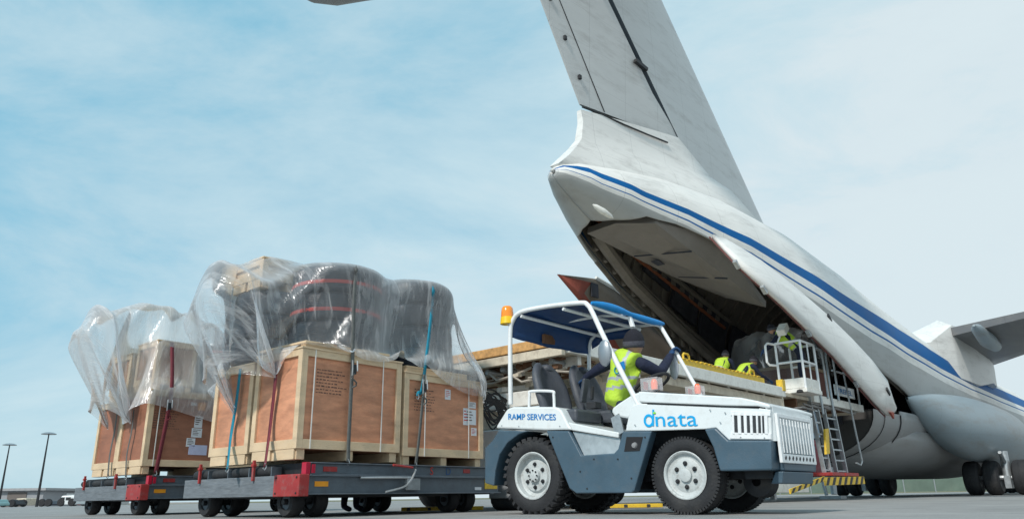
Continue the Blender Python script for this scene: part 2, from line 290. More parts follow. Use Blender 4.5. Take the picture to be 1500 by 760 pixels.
# ------------------------------------------------------------------ ground
def ground_mat():
    m = mat('apron_concrete', (0.285, 0.28, 0.272), 0.8, 0, 0.2, 0.5, 0.65, (0.12, 0.118, 0.115), 1.3, 0.4, 30)
    t = m.node_tree; b = t.nodes['Principled BSDF']; nn = t.nodes.new; lk = t.links.new; src = b.inputs['Base Color'].links[0].from_socket
    c = nn('ShaderNodeTexCoord'); sp = nn('ShaderNodeSeparateXYZ'); mp_ = nn('ShaderNodeMapping'); mp_.inputs['Rotation'].default_value = (0, 0, R_(38)); lk(c.outputs['Object'], mp_.inputs[0]); lk(mp_.outputs[0], sp.inputs[0])
    ms_ = []
    for ax in (0, 1):
        a = nn('ShaderNodeMath'); a.operation = 'DIVIDE'; a.inputs[1].default_value = 5.0; lk(sp.outputs[ax], a.inputs[0])
        f = nn('ShaderNodeMath'); f.operation = 'FRACT'; lk(a.outputs[0], f.inputs[0]); l = nn('ShaderNodeMath'); l.operation = 'LESS_THAN'; l.inputs[1].default_value = 0.006; lk(f.outputs[0], l.inputs[0]); ms_.append(l)
    mm = nn('ShaderNodeMath'); mm.operation = 'MAXIMUM'; lk(ms_[0].outputs[0], mm.inputs[0]); lk(ms_[1].outputs[0], mm.inputs[1])
    mx = nn('ShaderNodeMixRGB'); mx.inputs[2].default_value = (0.05, 0.05, 0.052, 1); lk(mm.outputs[0], mx.inputs[0]); lk(src, mx.inputs[1])
    v = nn('ShaderNodeTexNoise'); v.inputs['Scale'].default_value = 90; v.inputs['Detail'].default_value = 4; lk(c.outputs['Object'], v.inputs[0])
    vr = nn('ShaderNodeMapRange'); vr.inputs[1].default_value = 0.3; vr.inputs[2].default_value = 0.7; vr.inputs[3].default_value = 0.7; vr.inputs[4].default_value = 1.25; lk(v.outputs[0], vr.inputs[0])
    mu = nn('ShaderNodeMixRGB'); mu.blend_type = 'MULTIPLY'; mu.inputs[0].default_value = 1; lk(mx.outputs[0], mu.inputs[1]); lk(vr.outputs[0], mu.inputs[2]); lk(mu.outputs[0], b.inputs['Base Color'])
    return m
g = MB(); g.add([(-900, -60, 0), (900, -60, 0), (900, 1500, 0), (-900, 1500, 0)], [(0, 1, 2, 3)]); struct(g.build('apron', ground_mat(), fix=False))
g = MB(); g.add([(-900, 92, 0.004), (900, 92, 0.004), (900, 1500, 0.004), (-900, 1500, 0.004)], [(0, 1, 2, 3)])
struct(g.build('grass_field', mat('dry_grass', (0.16, 0.15, 0.08), 0.9, 0, 0.3, 0.2, 0.5, (0.07, 0.09, 0.03), 0.4), fix=False))
# painted yellow guide line on the apron
g = MB(); g.add([(-60, 31, 0.004), (60, 40, 0.004), (60, 40.2, 0.004), (-60, 31.2, 0.004)], [(0, 1, 2, 3)]); struct(g.build('painted_line', mat('line_paint', (0.6, 0.45, 0.05), 0.7, 0, 0.2, 4, 0.5, (0.25, 0.24, 0.2), 9), fix=False))

# ------------------------------------------------------------------ cargo aircraft
T0 = np.array([0.9, 14.2, 0.0]); PAZ = 48.0
PX = np.array([math.cos(R_(PAZ)), math.sin(R_(PAZ)), 0]); SBD = np.array([math.sin(R_(PAZ)), -math.cos(R_(PAZ)), 0])
def Psz(x, y, t): p = onplane(x, y, T0+SBD*t, SBD); return float((p-T0)@PX), float(p[2])
def PP(x, y, t): a, b = Psz(x, y, t); return (a, -t, b)
plane = thing('cargo_aircraft', 'large white cargo aircraft with blue cheat line, its tail doors and ramp open', 'aircraft', T0, R_(PAZ))
K = np.array([[0, 6.68, 6.58, .05], [.12, 6.78, 6.45, .22], [.6, 6.95, 6.2, .5], [1.5, 7.1, 5.8, .9], [3, 7.35, 5.0, 1.4], [5, 7.5, 4.0, 1.9], [8, 7.5, 2.7, 2.3],
              [11, 7.2, 1.6, 2.55], [14, 6.8, 1.1, 2.65], [18, 6.4, .9, 2.65], [22, 6.1, .85, 2.65], [28, 5.9, .85, 2.6], [38, 5.85, .85, 2.6], [44, 5.3, 1.5, 1.9], [46.5, 4.4, 2.6, .5]])
def prof(s): return [float(np.interp(s, K[:, 0], K[:, i])) for i in (1, 2, 3)]
def ringp(s, ang, off=0.0):
    zt, zb, a = prof(s); zc = (zt+zb)/2; b = (zt-zb)/2; g_ = R_(ang)
    return (a-off)*math.cos(g_), zc+(b-off)*math.sin(g_)      # t, z
def curve(pts): xs = [p[0] for p in pts]; ys = [p[1] for p in pts]; return lambda s: float(np.interp(s, xs, ys))
WT = curve([(0, 50), (.4, 38), (.88, 14.2), (1.81, 3.2), (2.88, 3.3), (4.1, 4.6), (5.54, 7.2), (7.32, 9.6), (9.5, 13.1), (13.13, 21), (17.38, 27.2), (22, 29), (33, 32), (46, 32)])
WB = curve([(0, 30), (.09, 32), (.34, 16.3), (.85, 0), (1.8, -6.0), (2.87, -3.5), (4.08, -2.1), (5.47, 0), (7.19, 2.1), (9.26, 4.2), (12.48, 8.2), (15.97, 10.5), (20.24, 13.2), (28, 17), (46, 18)])
TH = curve([(0, 12), (.07, 10), (.33, -2.2), (.85, -12.9), (1.83, -13.2), (2.88, -9.7), (4.08, -7.9), (5.45, -6.0), (7.14, -4.0), (9.18, -1.2), (12.3, 3.6), (15.73, 5.9), (20.35, 8), (27, 11.5), (46, 12)])
GB = curve([(0, -15), (.35, -19), (.89, -24), (1.87, -20), (2.9, -15.5), (4.08, -12.4), (5.44, -10.6), (7.14, -8.8), (9.12, -6.3), (12.16, -1.6), (15.46, .2), (20, 2), (27, 5), (46, 5)])
DU = curve([(0, -89.5), (1.25, -89.5), (1.5, -62), (2.0, -30), (2.7, -19.5), (3.4, -15.6), (4.1, -13.2), (6.2, -12.5), (7.8, -14.5), (9.7, -16.8), (11.4, -18), (13.1, -19.3), (14.2, -21.5), (14.9, -26), (16, -31), (17.4, -34.5), (17.8, -60), (18.5, -89.5), (50, -89.5)])
def thin(s): return 1.6 if s < 6 else 1.25
SS = sorted(set([0, .06, .12, .25, .4, .6, .85, 1.1, 1.25, 1.37, 1.5, 1.62, 1.75, 1.87, 2.0, 2.3, 2.7, 3.0] + list(np.arange(3.4, 16, .4).round(2)) + [15.2, 16, 16.5, 16.8, 17.2, 18, 19, 20, 22, 24, 26, 28, 32, 36, 38, 40, 42, 43, 44, 45, 46, 46.5]))
def ringangles(s):
    b = [90, WT(s), WB(s), TH(s)+thin(s)/2, TH(s)-thin(s)/2, GB(s), min(DU(s), GB(s)-.3)]
    for i in range(1, len(b)): b[i] = min(b[i], b[i-1]-.25)
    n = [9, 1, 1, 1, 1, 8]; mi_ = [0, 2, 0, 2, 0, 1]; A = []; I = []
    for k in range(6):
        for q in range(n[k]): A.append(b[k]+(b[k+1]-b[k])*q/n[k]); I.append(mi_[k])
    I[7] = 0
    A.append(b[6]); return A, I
for sgn, nm in ((1, 'starboard'), (-1, 'port')):
    m = MB(); rows = []; I = None
    for s in SS:
        A, I = ringangles(s); row = []
        for a in A: t, z = ringp(s, a); row.append((s, -sgn*t, z))
        rows.append(row)
    m.grid(rows, mi=lambda i, j: I[j])
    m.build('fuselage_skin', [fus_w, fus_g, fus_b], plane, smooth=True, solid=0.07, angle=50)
# lower hull ahead of and under the ramp
def lower(s, f):
    zt, zb, a = 2.3, .95 if s < 17 else .85, 2.5
    zt = float(np.interp(s, [12.6, 14.5, 16, 18], [2.38, 2.40, 2.05, 1.9])); g_ = math.pi*f; return (s, 2.5*math.cos(g_), zt-(zt-zb)*(abs(math.sin(g_))**.85))
m = MB(); rows = []
for s in (12.6, 13.2, 14, 15, 16.5, 18): rows.append([lower(s, f) for f in np.linspace(0, 1, 25)])
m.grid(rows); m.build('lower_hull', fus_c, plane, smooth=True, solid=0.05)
# belly fairing: the deeper keel between the wheels
m = MB(); rows = []
for s, w, zb in ((10.2, 1.0, 1.35), (11.2, 1.7, .85), (12.5, 2.2, .68), (15, 2.5, .62), (20, 2.6, .62), (26, 2.6, .68), (30, 2.2, .9)):
    rows.append([(s, w*math.cos(g_), 1.9-(1.9-zb)*math.sin(g_)**.8) for g_ in np.linspace(0, math.pi, 21)])
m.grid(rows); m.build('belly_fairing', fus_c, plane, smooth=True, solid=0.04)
# ramp, lowered level: D shaped end
ramp = MB(); RS = 10.2
def dsec(s, sc=1.0): return [(s, 2.5*sc*math.cos(g_), 2.28-(1.36*sc)*abs(math.sin(g_))**.9) for g_ in np.linspace(0, math.pi, 25)]
ramp.grid([dsec(RS), dsec(11), dsec(12), dsec(12.9)], mi=0)
o = len(ramp.v); e = dsec(RS+.05, .985); ramp.add(e, [tuple(range(len(e)))], 1)
ramp.add([(RS, -2.5, 2.28), (RS, 2.5, 2.28), (12.9, 2.5, 2.28), (12.9, -2.5, 2.28)], [(0, 1, 2, 3)], 2)
rp = ramp.build('loading_ramp', [fus_c, mat('ramp_end', (0.05, 0.048, 0.046), 0.6, 0, 0.2, 2, 0.5, (0.05, 0.045, 0.04), 3), hold_m], plane, smooth=True)
for t in (-1.9, -.9, .5, 1.4): m = MB(); m.box(RS-.02, RS+.06, -t-.25, -t+.25, 1.95 if abs(t) > 1.3 else 1.3, 2.16 if abs(t) > 1.3 else 1.62); m.build('ramp_recess', hold_d, rp)
m = MB(); m.tube([(RS+1.4, 1.2-1.9, 1.05), (RS+1.3, 1.2-1.9, .12)], .09, 10); m.tube([(RS+1.4, -.3, 1.05), (RS+1.32, -.48, .1)], .05, 8); m.box(RS+1.1, RS+1.55, -.95, -.35, 0.0, .08); m.build('ramp_prop', galv, plane, smooth=True)
m = MB(); m.tube([(a_[0]-.02, a_[1]*1.008, a_[2]-.012) for a_ in dsec(12.6)], .018, 5); m.build('hull_seam', darkm, plane)
m = MB(); m.tube([(a_[0], a_[1]*1.008, a_[2]-.012) for a_ in dsec(RS+.9)], .012, 5); m.build('hull_seam', darkm, plane)
# inner lining with frames, hold floor, bulkhead
m = MB(); rows = []
for s in [1.9, 2.5, 3.2] + list(np.arange(4, 31, 1.0)):
    lo = min(DU(s), -12) if s < 16 else -40
    if s < 2.6: lo = -25
    rows.append([(s, -ringp(s, a, .16)[0], ringp(s, a, .16)[1]) for a in list(np.linspace(lo, 90, 14))]+[(s, ringp(s, a, .16)[0], ringp(s, a, .16)[1]) for a in list(np.linspace(90, lo, 14))[1:]])
m.grid(rows); m.build('hold_lining', hold_m, plane, smooth=True)
m = MB()
for s in np.arange(3.0, 26, .62):
    lo = max(DU(s), -40) if s < 16 else -40
    for sg in (1, -1):
        pts = [(s, -sg*ringp(s, a, .2)[0], ringp(s, a, .2)[1]) for a in np.linspace(lo+1, 84, 14)]
        for a, b in zip(pts[:-1], pts[1:]): m.beam(a, b, .09, .13, 0, up=(1, 0, 0.001))
m.build('hold_frames', hold_m, plane)
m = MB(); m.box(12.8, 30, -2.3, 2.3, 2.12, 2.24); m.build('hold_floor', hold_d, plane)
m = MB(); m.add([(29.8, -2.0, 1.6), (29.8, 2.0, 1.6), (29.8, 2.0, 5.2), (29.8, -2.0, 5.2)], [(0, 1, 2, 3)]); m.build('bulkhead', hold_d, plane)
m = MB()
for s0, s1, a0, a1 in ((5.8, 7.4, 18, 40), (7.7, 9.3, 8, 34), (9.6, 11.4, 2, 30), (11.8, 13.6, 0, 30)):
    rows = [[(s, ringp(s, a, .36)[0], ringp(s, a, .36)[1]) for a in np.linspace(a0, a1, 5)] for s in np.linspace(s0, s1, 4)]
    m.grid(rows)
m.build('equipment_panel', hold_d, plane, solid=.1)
# longitudinal pipes, rollers and fittings inside, port side
m = MB()
pts = [(s, ringp(s, 24, .4)[0], ringp(s, 24, .4)[1]) for s in np.arange(2.4, 12, .8)]; m.tube(pts, .06, 6)
m.build('orange_pipe', orpipe, plane, smooth=True)
m = MB()
for a_, r_, s1 in ((-2, .13, 12), (-8, .16, 12), (31, .08, 12), (52, .05, 11)):
    m.tube([(s, ringp(s, a_, .42)[0], ringp(s, a_, .42)[1]) for s in np.arange(2.6, s1, .8)], r_, 8)
for s in np.arange(3.1, 11, .62): m.obox((s, ringp(s, 27, .34)[0], ringp(s, 27, .34)[1]), (.12, 0, 0), (0, .1, 0), (0, 0, .12))
m.build('hold_duct', hold_m, plane, smooth=True)
# folded centre door: a flat panel swung up inside the opening
cd = [PP(860, 342, -.62), PP(902, 327, .15), PP(960, 327, 1.0), PP(1042, 342, 1.52), PP(1122, 450, 1.6), PP(1062, 436, -.2), PP(985, 405, -.6)]
cd = [(s, y, z) for s, y, z in cd]
m = MB(); n = len(cd); up = [(a+.05, b, c+.16) for a, b, c in cd]; m.add(cd+up, [tuple(range(n)), tuple(range(2*n-1, n-1, -1))]+[(i, i+n, (i+1) % n+n, (i+1) % n) for i in range(n)])
cdo = m.build('centre_door', door_in, plane)
m = MB()
for k in (.3, .62):
    a = np.array(cd[0])*(1-k)+np.array(cd[5])*k; b = np.array(cd[2])*(1-k)+np.array(cd[4])*k
    m.beam(a-(0, 0, .02), b-(0, 0, .02), .035, .03)
c0 = (np.array(cd[1])+np.array(cd[6]))/2; m.obox(c0+(0.5, 0, -.16), (.16, 0, -.02), (0, .1, 0), (0, 0, .01)); m.build('panel_seam', hold_d, cdo)
# starboard petal door: hangs from the opening edge
hs = [3.3, 3.8, 4.5, 5.4, 6.4, 7.4, 8.4, 9.4, 10.2, 10.9, 11.3]
px_low = [(1043, 346), (1058, 362), (1080, 385), (1100, 404), (1120, 422), (1150, 450), (1185, 485), (1222, 522), (1255, 560), (1282, 591), (1300, 609)]
px_up = [(1044, 345), (1062, 352), (1086, 366), (1113, 383), (1142, 405), (1175, 432), (1212, 464), (1246, 497), (1275, 528), (1298, 558), (1307, 592)]
rows = []
for k in range(11):
    tl = np.interp(k, [0, 1, 2, 4, 10], [1.72, 2.1, 2.45, 2.75, 2.95]); th_ = np.interp(k, [0, 2, 5, 9, 10], [1.74, 1.98, 2.45, 2.95, 3.0])
    a = np.array(PP(*px_low[k], tl)); b = np.array(PP(*px_up[k], th_)); row = []
    for q in np.linspace(0, 1, 7):
        p = a*(1-q)+b*q; p[1] -= .12*math.sin(math.pi*q)*min(1, k/3); row.append(p)
    rows.append(row)
m = MB(); m.grid(rows); pet = m.build('petal_door', fus_w, plane, smooth=True, solid=.09)
m = MB(); m.tube([r[0]+np.array((0, .06, -.01)) for r in rows], .022, 6); m.build('red_edge_seal', mat('red_brown_seal', (0.14, 0.05, 0.045), .7), pet, smooth=True)
for k, q in ((9, 3), (6, 5)): c = rows[k][q]+np.array((0, -.06, 0)); m = MB(); m.obox(c, (.09, 0, -.07), (0, .02, 0), (.02, 0, .035)); m.build('latch', darkm, pet)
for k in (2, 4, 6, 8): c = rows[k][0]; m = MB(); m.obox(c+(0, .02, -.03), (.08, 0, -.06), (0, .04, 0), (.02, 0, .03)); m.build('latch', galv, pet)
m = MB(); c = rows[10][1]; m.add([c+(-.25, -.05, .02), c+(.05, -.05, .04), c+(-.02, -.05, -.13)], [(0, 1, 2)]); m.build('red_tip', petal_red, pet, solid=.05)
# port petal door: seen from its inner side
lp = [PP(818, 402, -2.9), PP(870, 408, -2.9), PP(900, 425, -2.85), PP(930, 449, -2.8), PP(958, 475, -2.72), PP(1000, 519, -2.6), PP(1042, 562, -2.5)]
lb = [PP(818, 402, -2.9), PP(850, 440, -3.0), PP(872, 478, -3.0), PP(893, 520, -3.0), PP(915, 565, -3.0), PP(945, 610, -2.9), PP(1010, 612, -2.7)]
rows = [[np.array(a)*(1-q)+np.array(b)*q+np.array((0, .22*math.sin(math.pi*q)*(min(i, 3)/3), 0)) for q in np.linspace(0, 1, 7)] for i, (a, b) in enumerate(zip(lp, lb))]
def pmix(i, j): return 1 if j >= 4 - (i == 0)*3 else 0
m = MB(); m.grid(rows, mi=lambda i, j: 1 if (i == 0 and j > 0) or j >= 4 and i < 4 else 0); pet2 = m.build('petal_door', [petal_in, petal_red], plane, smooth=True, solid=.08)
m = MB(); m.tube([np.array(p)+(0, -.07, .02) for p in lp[1:]], .045, 6); m.build('door_rim', offw, pet2, smooth=True)
m = MB(); m.tube([np.array(p)+(0, -.25, -.12) for p in lp[3:]], .03, 6); m.build('actuator_rod', galv, pet2, smooth=True)
m = MB()
c = rows[1][2]; m.obox(c+np.array((.2, -.09, -.1)), (.16, 0, 0), (0, .02, 0), (0, 0, .2)); m.build('hatch', hold_d, pet2)
# port hull edge rail
m = MB(); m.tube([(s, ringp(s, DU(s))[0], ringp(s, DU(s))[1]) for s in np.arange(3.4, 12, .6)], .05, 6); m.build('opening_edge', hold_m, plane, smooth=True)

# tail fin and rudder
def airfoil(le, te, th_, n=9):
    """closed ring of (x, y) from TE round the LE; x forward"""
    pts = []; c = le-te
    for i in range(n+1):
        f = i/n; x = te+c*(1-(1-f)**1.6) if False else te+c*f; y = th_*c*1.6*math.sqrt(max(0, 1-f))*(f+.03)**.75; pts.append((x, y))
    return pts+[(x, -y) for x, y in pts[::-1][1:]]
finLE = lambda z: 10.45+(z-8.35)*(5.25-10.38)/(13.77-8.43)
finTE = lambda z: 1.06+(z-8.62)*(-.25-1.06)/(10.75-8.62)
slot = lambda z: 4.82+(z-9.1)*(2.0-4.82)/(11.98-9.1)
ZF = [7.0, 7.8, 8.5, 9.2, 10, 11, 12, 13, 14.6]
m = MB(); rows = []
for z in ZF:
    le, te = finLE(z), slot(z)+.17; c = le-te; row = []
    for f in (0, .1, .25, .45, .65, .8, .9, .96, 1.0): row.append((te+c*f, .34*(1-(z-7)*.04)*math.sqrt(max(0, 1-f**2.2)), z))
    rows.append(row+[(x, -y, zz) for x, y, zz in row[::-1][1:]])
m.grid(rows, closed_v=True); m.build('tail_fin', fin_m, plane, smooth=True, angle=60)
m = MB(); rows = []
for z in (8.62+.02, 10, 11.5, 13, 14.3):
    zz0 = z; te = finTE(z); le = slot(z)-.10; row = []
    for f in (0, .25, .5, .75, 1.0): row.append((te+(le-te)*f, .02+.27*f**.9, z+(.42*f if z < 9 else 0)))
    rows.append(row+[(x, -y, q) for x, y, q in row[::-1]])
m.grid(rows, closed_v=True); rud = m.build('rudder', fin_m, plane, smooth=True, angle=60)
m = MB(); m.grid([[(slot(z)+.16, y, z) for y in (-.31, .31)] for z in (9.0, 14)]); m.build('slot_wall', mat('slot_grey', (.09, .11, .13), .6), rud)
m = MB()
for z in (10.55, 12.15, 13.3):
    s0 = slot(z); m.obox((s0-.12, -.34, z), (.26, 0, -.02), (0, .045, 0), (.02, 0, .05)); m.obox((s0-.12, .34, z), (.26, 0, -.02), (0, .045, 0), (.02, 0, .05))
for z in (9.3, 10.1, 10.9, 11.7): m.obox((finTE(z)+.35, -.07, z), (.04, 0, 0), (0, .03, 0), (0, 0, .05))
m.build('hinge_bracket', darkm, rud)
m = MB()
sx = lambda f, z: finTE(z)+(slot(z)-finTE(z))*f
m.tube([(sx(.22, z)-.02, -(.02+.27*.22**.9)-.006, z) for z in (8.75, 10, 11.5, 13.8)], .012, 4); m.build('tab_seam', darkm, rud)
# faired root under the rudder, sweeping down into the tail cone
m = MB(); rows = []
prof_f = [(848, 162, 0), (850, 180, 0), (847, 205, 0), (838, 217, 0), (824, 231, 0), (812, 241.5, 0), (822, 256, 0)]
for i, (x, y, t) in enumerate(prof_f):
    s0, z0 = Psz(x, y, 0); w = np.interp(i, [0, 2, 4, 5, 6], [.06, .10, .16, .12, .02]); wl = np.interp(i, [0, 2, 3, 5, 6], [.33, .50, .85, 1.15, 1.1]); row = []
    zl = np.interp(i, [0, 2, 5, 6], [9.12, 8.35, 7.2, 6.9]); sl_ = np.interp(i, [0, 2, 5, 6], [4.9, 6.2, 7.6, 7.6])
    for f in (0, .12, .3, .5, .75, 1.0):
        row.append((s0+(sl_-s0)*f, w+(wl-w)*f**.8, z0+(zl-z0)*f))
    rows.append(row+[(a, -b, c) for a, b, c in row[::-1]])
m.grid(rows, closed_v=True); m.build('fin_root_fairing', fus_w, plane, smooth=True, angle=70)
m = MB()
m.tube([PP(x, y, t) for x, y, t in ((853, 157, .05), (880, 167, .12), (915, 183, .22), (948, 197, .3), (978, 209, .36))], .022, 5); m.build('rudder_gap', darkm, plane)
# horizontal stabiliser on top of the fin
m = MB()
for sg in (1, -1):
    rows = []
    for t, le, te, th_ in ((.0, 4.2, -.6, .5), (1.5, 3.3, -1.0, .42), (7.0, .0, -2.3, .14), (7.8, -.45, -2.5, .10), (8.2, -1.0, -2.1, .04)):
        z = 14.47; row = []
        for f in (0, .2, .45, .7, .9, 1.0): row.append((te+(le-te)*f, -sg*t, z+th_*.9*math.sqrt(max(0, 1-f**2.2))*(.25+f)))
        rows.append(row+[(a, b, 2*z-c) for a, b, c in row[::-1]])
    m.grid(rows, closed_v=True); r_ = rows[-1]; m.add(r_, [tuple(range(len(r_)))])
m.build('tailplane', fus_c, plane, smooth=True, angle=60)
m = MB(); m.tube([(-1.6, 0, 14.5), (0, 0, 14.55), (3, 0, 14.55), (5, 0, 14.45), (5.9, 0, 14.4)], [.06, .42, .5, .4, .05], 14); m.build('fin_cap_fairing', fin_m, plane, smooth=True)
# small blister on the tail cone, tail light
m = MB(); a = np.array(PP(867, 300, .8)); b = np.array(PP(897, 320, .95)); m.tube([a+(b-a)*f+np.array((0, -.02, 0)) for f in (0, .15, .5, .85, 1)], [.01, .05, .07, .05, .01], 10); m.build('blister_fairing', offw, plane, smooth=True)
m = MB(); m.tube([(-.09, 0, 6.63), (.05, 0, 6.63)], .022, 8); m.build('tail_light', fus_g, plane)
# sponson (main gear blister)
m = MB(); rows = []
sp_ = [(13.8, 2.45, 2.86, .04, .04), (14.2, 2.56, 2.72, .22, .26), (15.0, 2.72, 2.5, .48, .58), (16.1, 2.88, 2.3, .70, .85), (17.5, 3.0, 2.18, .86, 1.03), (19.2, 3.08, 2.12, .95, 1.08), (22, 3.1, 2.1, .97, 1.08), (25.5, 3.0, 2.1, .9, .98), (28.5, 2.7, 2.1, .5, .6), (30.5, 2.5, 2.1, .05, .05)]
for sg in (1, -1):
    rows = [[(s, -sg*(t+rt*math.cos(g_)), z+rz*math.sin(g_)) for g_ in np.linspace(0, 2*math.pi, 28, endpoint=False)] for s, t, z, rt, rz in sp_]
    m = MB(); m.grid(rows, closed_v=True); m.build('gear_sponson', fus_n, plane, smooth=True, subsurf=1)
# landing gear
def gear(name, s, ts, D, tstrut):
    m = MB(); m.tube([(s, -tstrut, 1.4), (s-.05, -tstrut, D*.5)], .13, 12); m.tube([(s-.05, -tstrut, 1.0), (s-.6, -tstrut, 1.35)], .06, 8)
    m.tube([(s-.05, -min(ts), D/2), (s-.05, -max(ts), D/2)], .08, 8); m.box(s-.25, s+.1, -tstrut-.09, -tstrut+.09, .22, .62)
    g_ = m.build(name, galv, plane, smooth=True)
    for t in ts:
        w = MB(); R = D/2; pr = [(R*.5, -.19), (R*.62, -.225), (R*.82, -.235), (R*.95, -.18), (R*.99, -.11), (R, -.02), (R*.985, -.015), (R*.985, .015), (R, .02), (R*.99, .11), (R*.95, .18), (R*.82, .235), (R*.62, .225), (R*.5, .19)]
        w.lathe([(.02, -.11)]+pr+[(.02, .11)], (s-.05, -t, R), 'y', 32, mis=[1]+[0]*13+[1]); w.build('aircraft_wheel', [black, darkm], g_, smooth=True)
gear('main_landing_gear', 18.9, (2.80, 3.38, 4.22, 4.80), 1.12, 3.80)
gear('main_landing_gear', 25.5, (-1.9, -2.45, -3.3, -3.9), 1.2, -2.9)
gear('nose_landing_gear', 40.5, (-.6, -.2, .2, .6), .9, 0)
# wings with root fairing
m = MB()
for sg in (1, -1):
    rows = []
    for t, le, te, z, th_ in ((2.3, 30.4, 21.1, 5.95, .62), (5.15, 26.9, 20.0, 6.03, .45), (12, 23.5, 18.4, 5.7, .3), (22, 18.5, 15.6, 5.2, .14)):
        row = [(te+(le-te)*f, -sg*t, z+th_*(.3+f)*math.sqrt(max(0, 1-f**2.4))) for f in (0, .2, .45, .7, .9, 1)]
        rows.append(row+[(a, b, z-(c-z)*.75) for a, b, c in row[::-1]])
    w = MB(); w.grid(rows, closed_v=True); r_ = rows[-1]; w.add(r_, [tuple(range(len(r_)))]); r_ = rows[0]; w.add(r_, [tuple(range(len(r_)))])
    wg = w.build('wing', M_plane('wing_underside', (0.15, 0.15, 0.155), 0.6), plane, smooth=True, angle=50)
    w = MB(); w.tube([(19.6, -sg*3.6, 5.85), (20.1, -sg*3.6, 5.78), (21.6, -sg*3.6, 5.6), (23.0, -sg*3.6, 5.55), (24.2, -sg*3.6, 5.7)], [.04, .20, .30, .22, .03], 14); w.build('flap_track_fairing', fus_n, wg, smooth=True)
    fr_ = []
    for s, w_, zt in ((18.4, 1.2, 5.5), (20.0, 2.0, 5.8), (20.9, 2.55, 6.45), (21.1, 2.62, 6.55), (24, 2.7, 6.65), (27, 2.65, 6.5), (28.6, 2.5, 6.2)):
        zb = (4.2 if s < 26 else 4.6) if s > 20.5 else 5.2
        fr_.append([(s, -sg*0.0, min(zt, 6.12)), (s, -sg*w_*.5, min(zt, 6.15)), (s, -sg*w_*.82, zt-.03), (s, -sg*w_, zt-.30), (s, -sg*(w_+.02), (zt+zb)/2), (s, -sg*(w_-.02), zb), (s, -sg*2.2, zb-.1)])
    w = MB(); w.grid(fr_); w.build('wing_root_fairing', fus_w, plane, smooth=True, angle=40)

# ------------------------------------------------------------------ tow tractor
TP0 = atY(780, 753, 8.04)*np.array([1, 1, 0]); TA = -40.0
HD = np.array([math.cos(R_(TA)), math.sin(R_(TA)), 0]); LT = np.array([-HD[1], HD[0], 0])
def tp(x, y, w=0.0):
    p = onplane(x, y, TP0+LT*w, LT)-TP0; return np.array([p@HD, w, p[2]])
def tpoly(px, w=0.0): return [(float(a), float(c)) for a, b, c in (tp(x, y, w) for x, y in px)]
fnT = lambda a, b, d: (a, d, b)
tug = thing('baggage_tractor', 'white and slate blue airport tow tractor under a blue canopy, its driver aboard', 'tow tractor', TP0, R_(TA))
TW = 1.17
def tpart(name, px, w0, w1, m_, bevel=.012, parent=None, solidw=0):
    return MB().prism(tpoly(px), fnT, w0, w1).build(name, m_, parent or tug, bevel=bevel)
# rear deck shell, with rounded corners
rs = [(727, 627), (729, 622), (742, 601), (746, 597.5), (752, 595.5), (812, 595.5), (818, 597), (823, 601), (832, 619), (838, 629.5), (820, 629.5), (800, 629.8)]
rear = tpart('rear_deck', rs, -.01, TW, white, .018)
tpart('lower_deck_trim', [(832, 618), (906, 633), (906, 641), (838, 630)], .0, TW, white, .01)
ft = [(731.6, 630), (723.7, 644), (711.8, 656), (711.8, 707), (725, 711), (727, 690), (733, 666), (745, 648), (761, 636), (775, 631)]
tpart('rear_fender', ft, -.02, .30, slate); tpart('rear_fender', ft, TW-.3, TW+.02, slate)
tpart('rear_bumper', [(731.6, 630), (716, 654), (716, 700), (722, 702), (728, 668)], .30, TW-.3, slate)
sp_px = [(801, 630.6), (834, 630.8), (852.6, 666.6), (900, 663.4), (906, 657), (913, 631), (955.3, 631), (930, 718), (926, 721.5), (845, 722), (835, 715)]
side = tpart('side_panel', sp_px, -.012, .10, slate, .012)
tpart('side_panel', sp_px, TW-.1, TW+.012, slate, .012)
pk = tpart('side_pocket', [(919, 639.5), (943, 639.5), (938, 660), (915.5, 661)], -.016, -.010, mat('pocket_black', (.012, .013, .016), .8), 0, side)
MB().lathe([(.001, -.03), (.022, -.025), (.03, -.005), (.03, .0)], tp(931, 652, 0)+(0, -.012, 0), 'y', 14).build('pocket_lamp', glass, side, smooth=True)
tpart('step_plate', [(836, 631), (906, 641), (906, 657), (900, 664), (853, 667)], .03, .06, treadp, .004)
tpart('floor_pan', [(850, 668), (900, 664), (926, 716), (845, 716)], .1, TW-.1, darkm, 0)
for px_, py_ in ((1040, 600), (1055, 618), (930, 622), (1062, 604), (1120, 641), (1085, 640), (760, 624), (820, 624), (735, 623)):
    q = tp(px_, py_, -.012); m = MB(); m.lathe([(.007, 0), (.007, -.003), (.001, -.004)], q, 'y', 8); m.build('screw', galv, tug)
for px_, py_ in ((810, 640), (850, 690), (860, 715), (925, 700), (945, 640), (905, 672), (870, 672)):
    q = tp(px_, py_, -.013); m = MB(); m.lathe([(.009, 0), (.009, -.004), (.001, -.005)], q, 'y', 6); m.build('screw', darkm, tug)
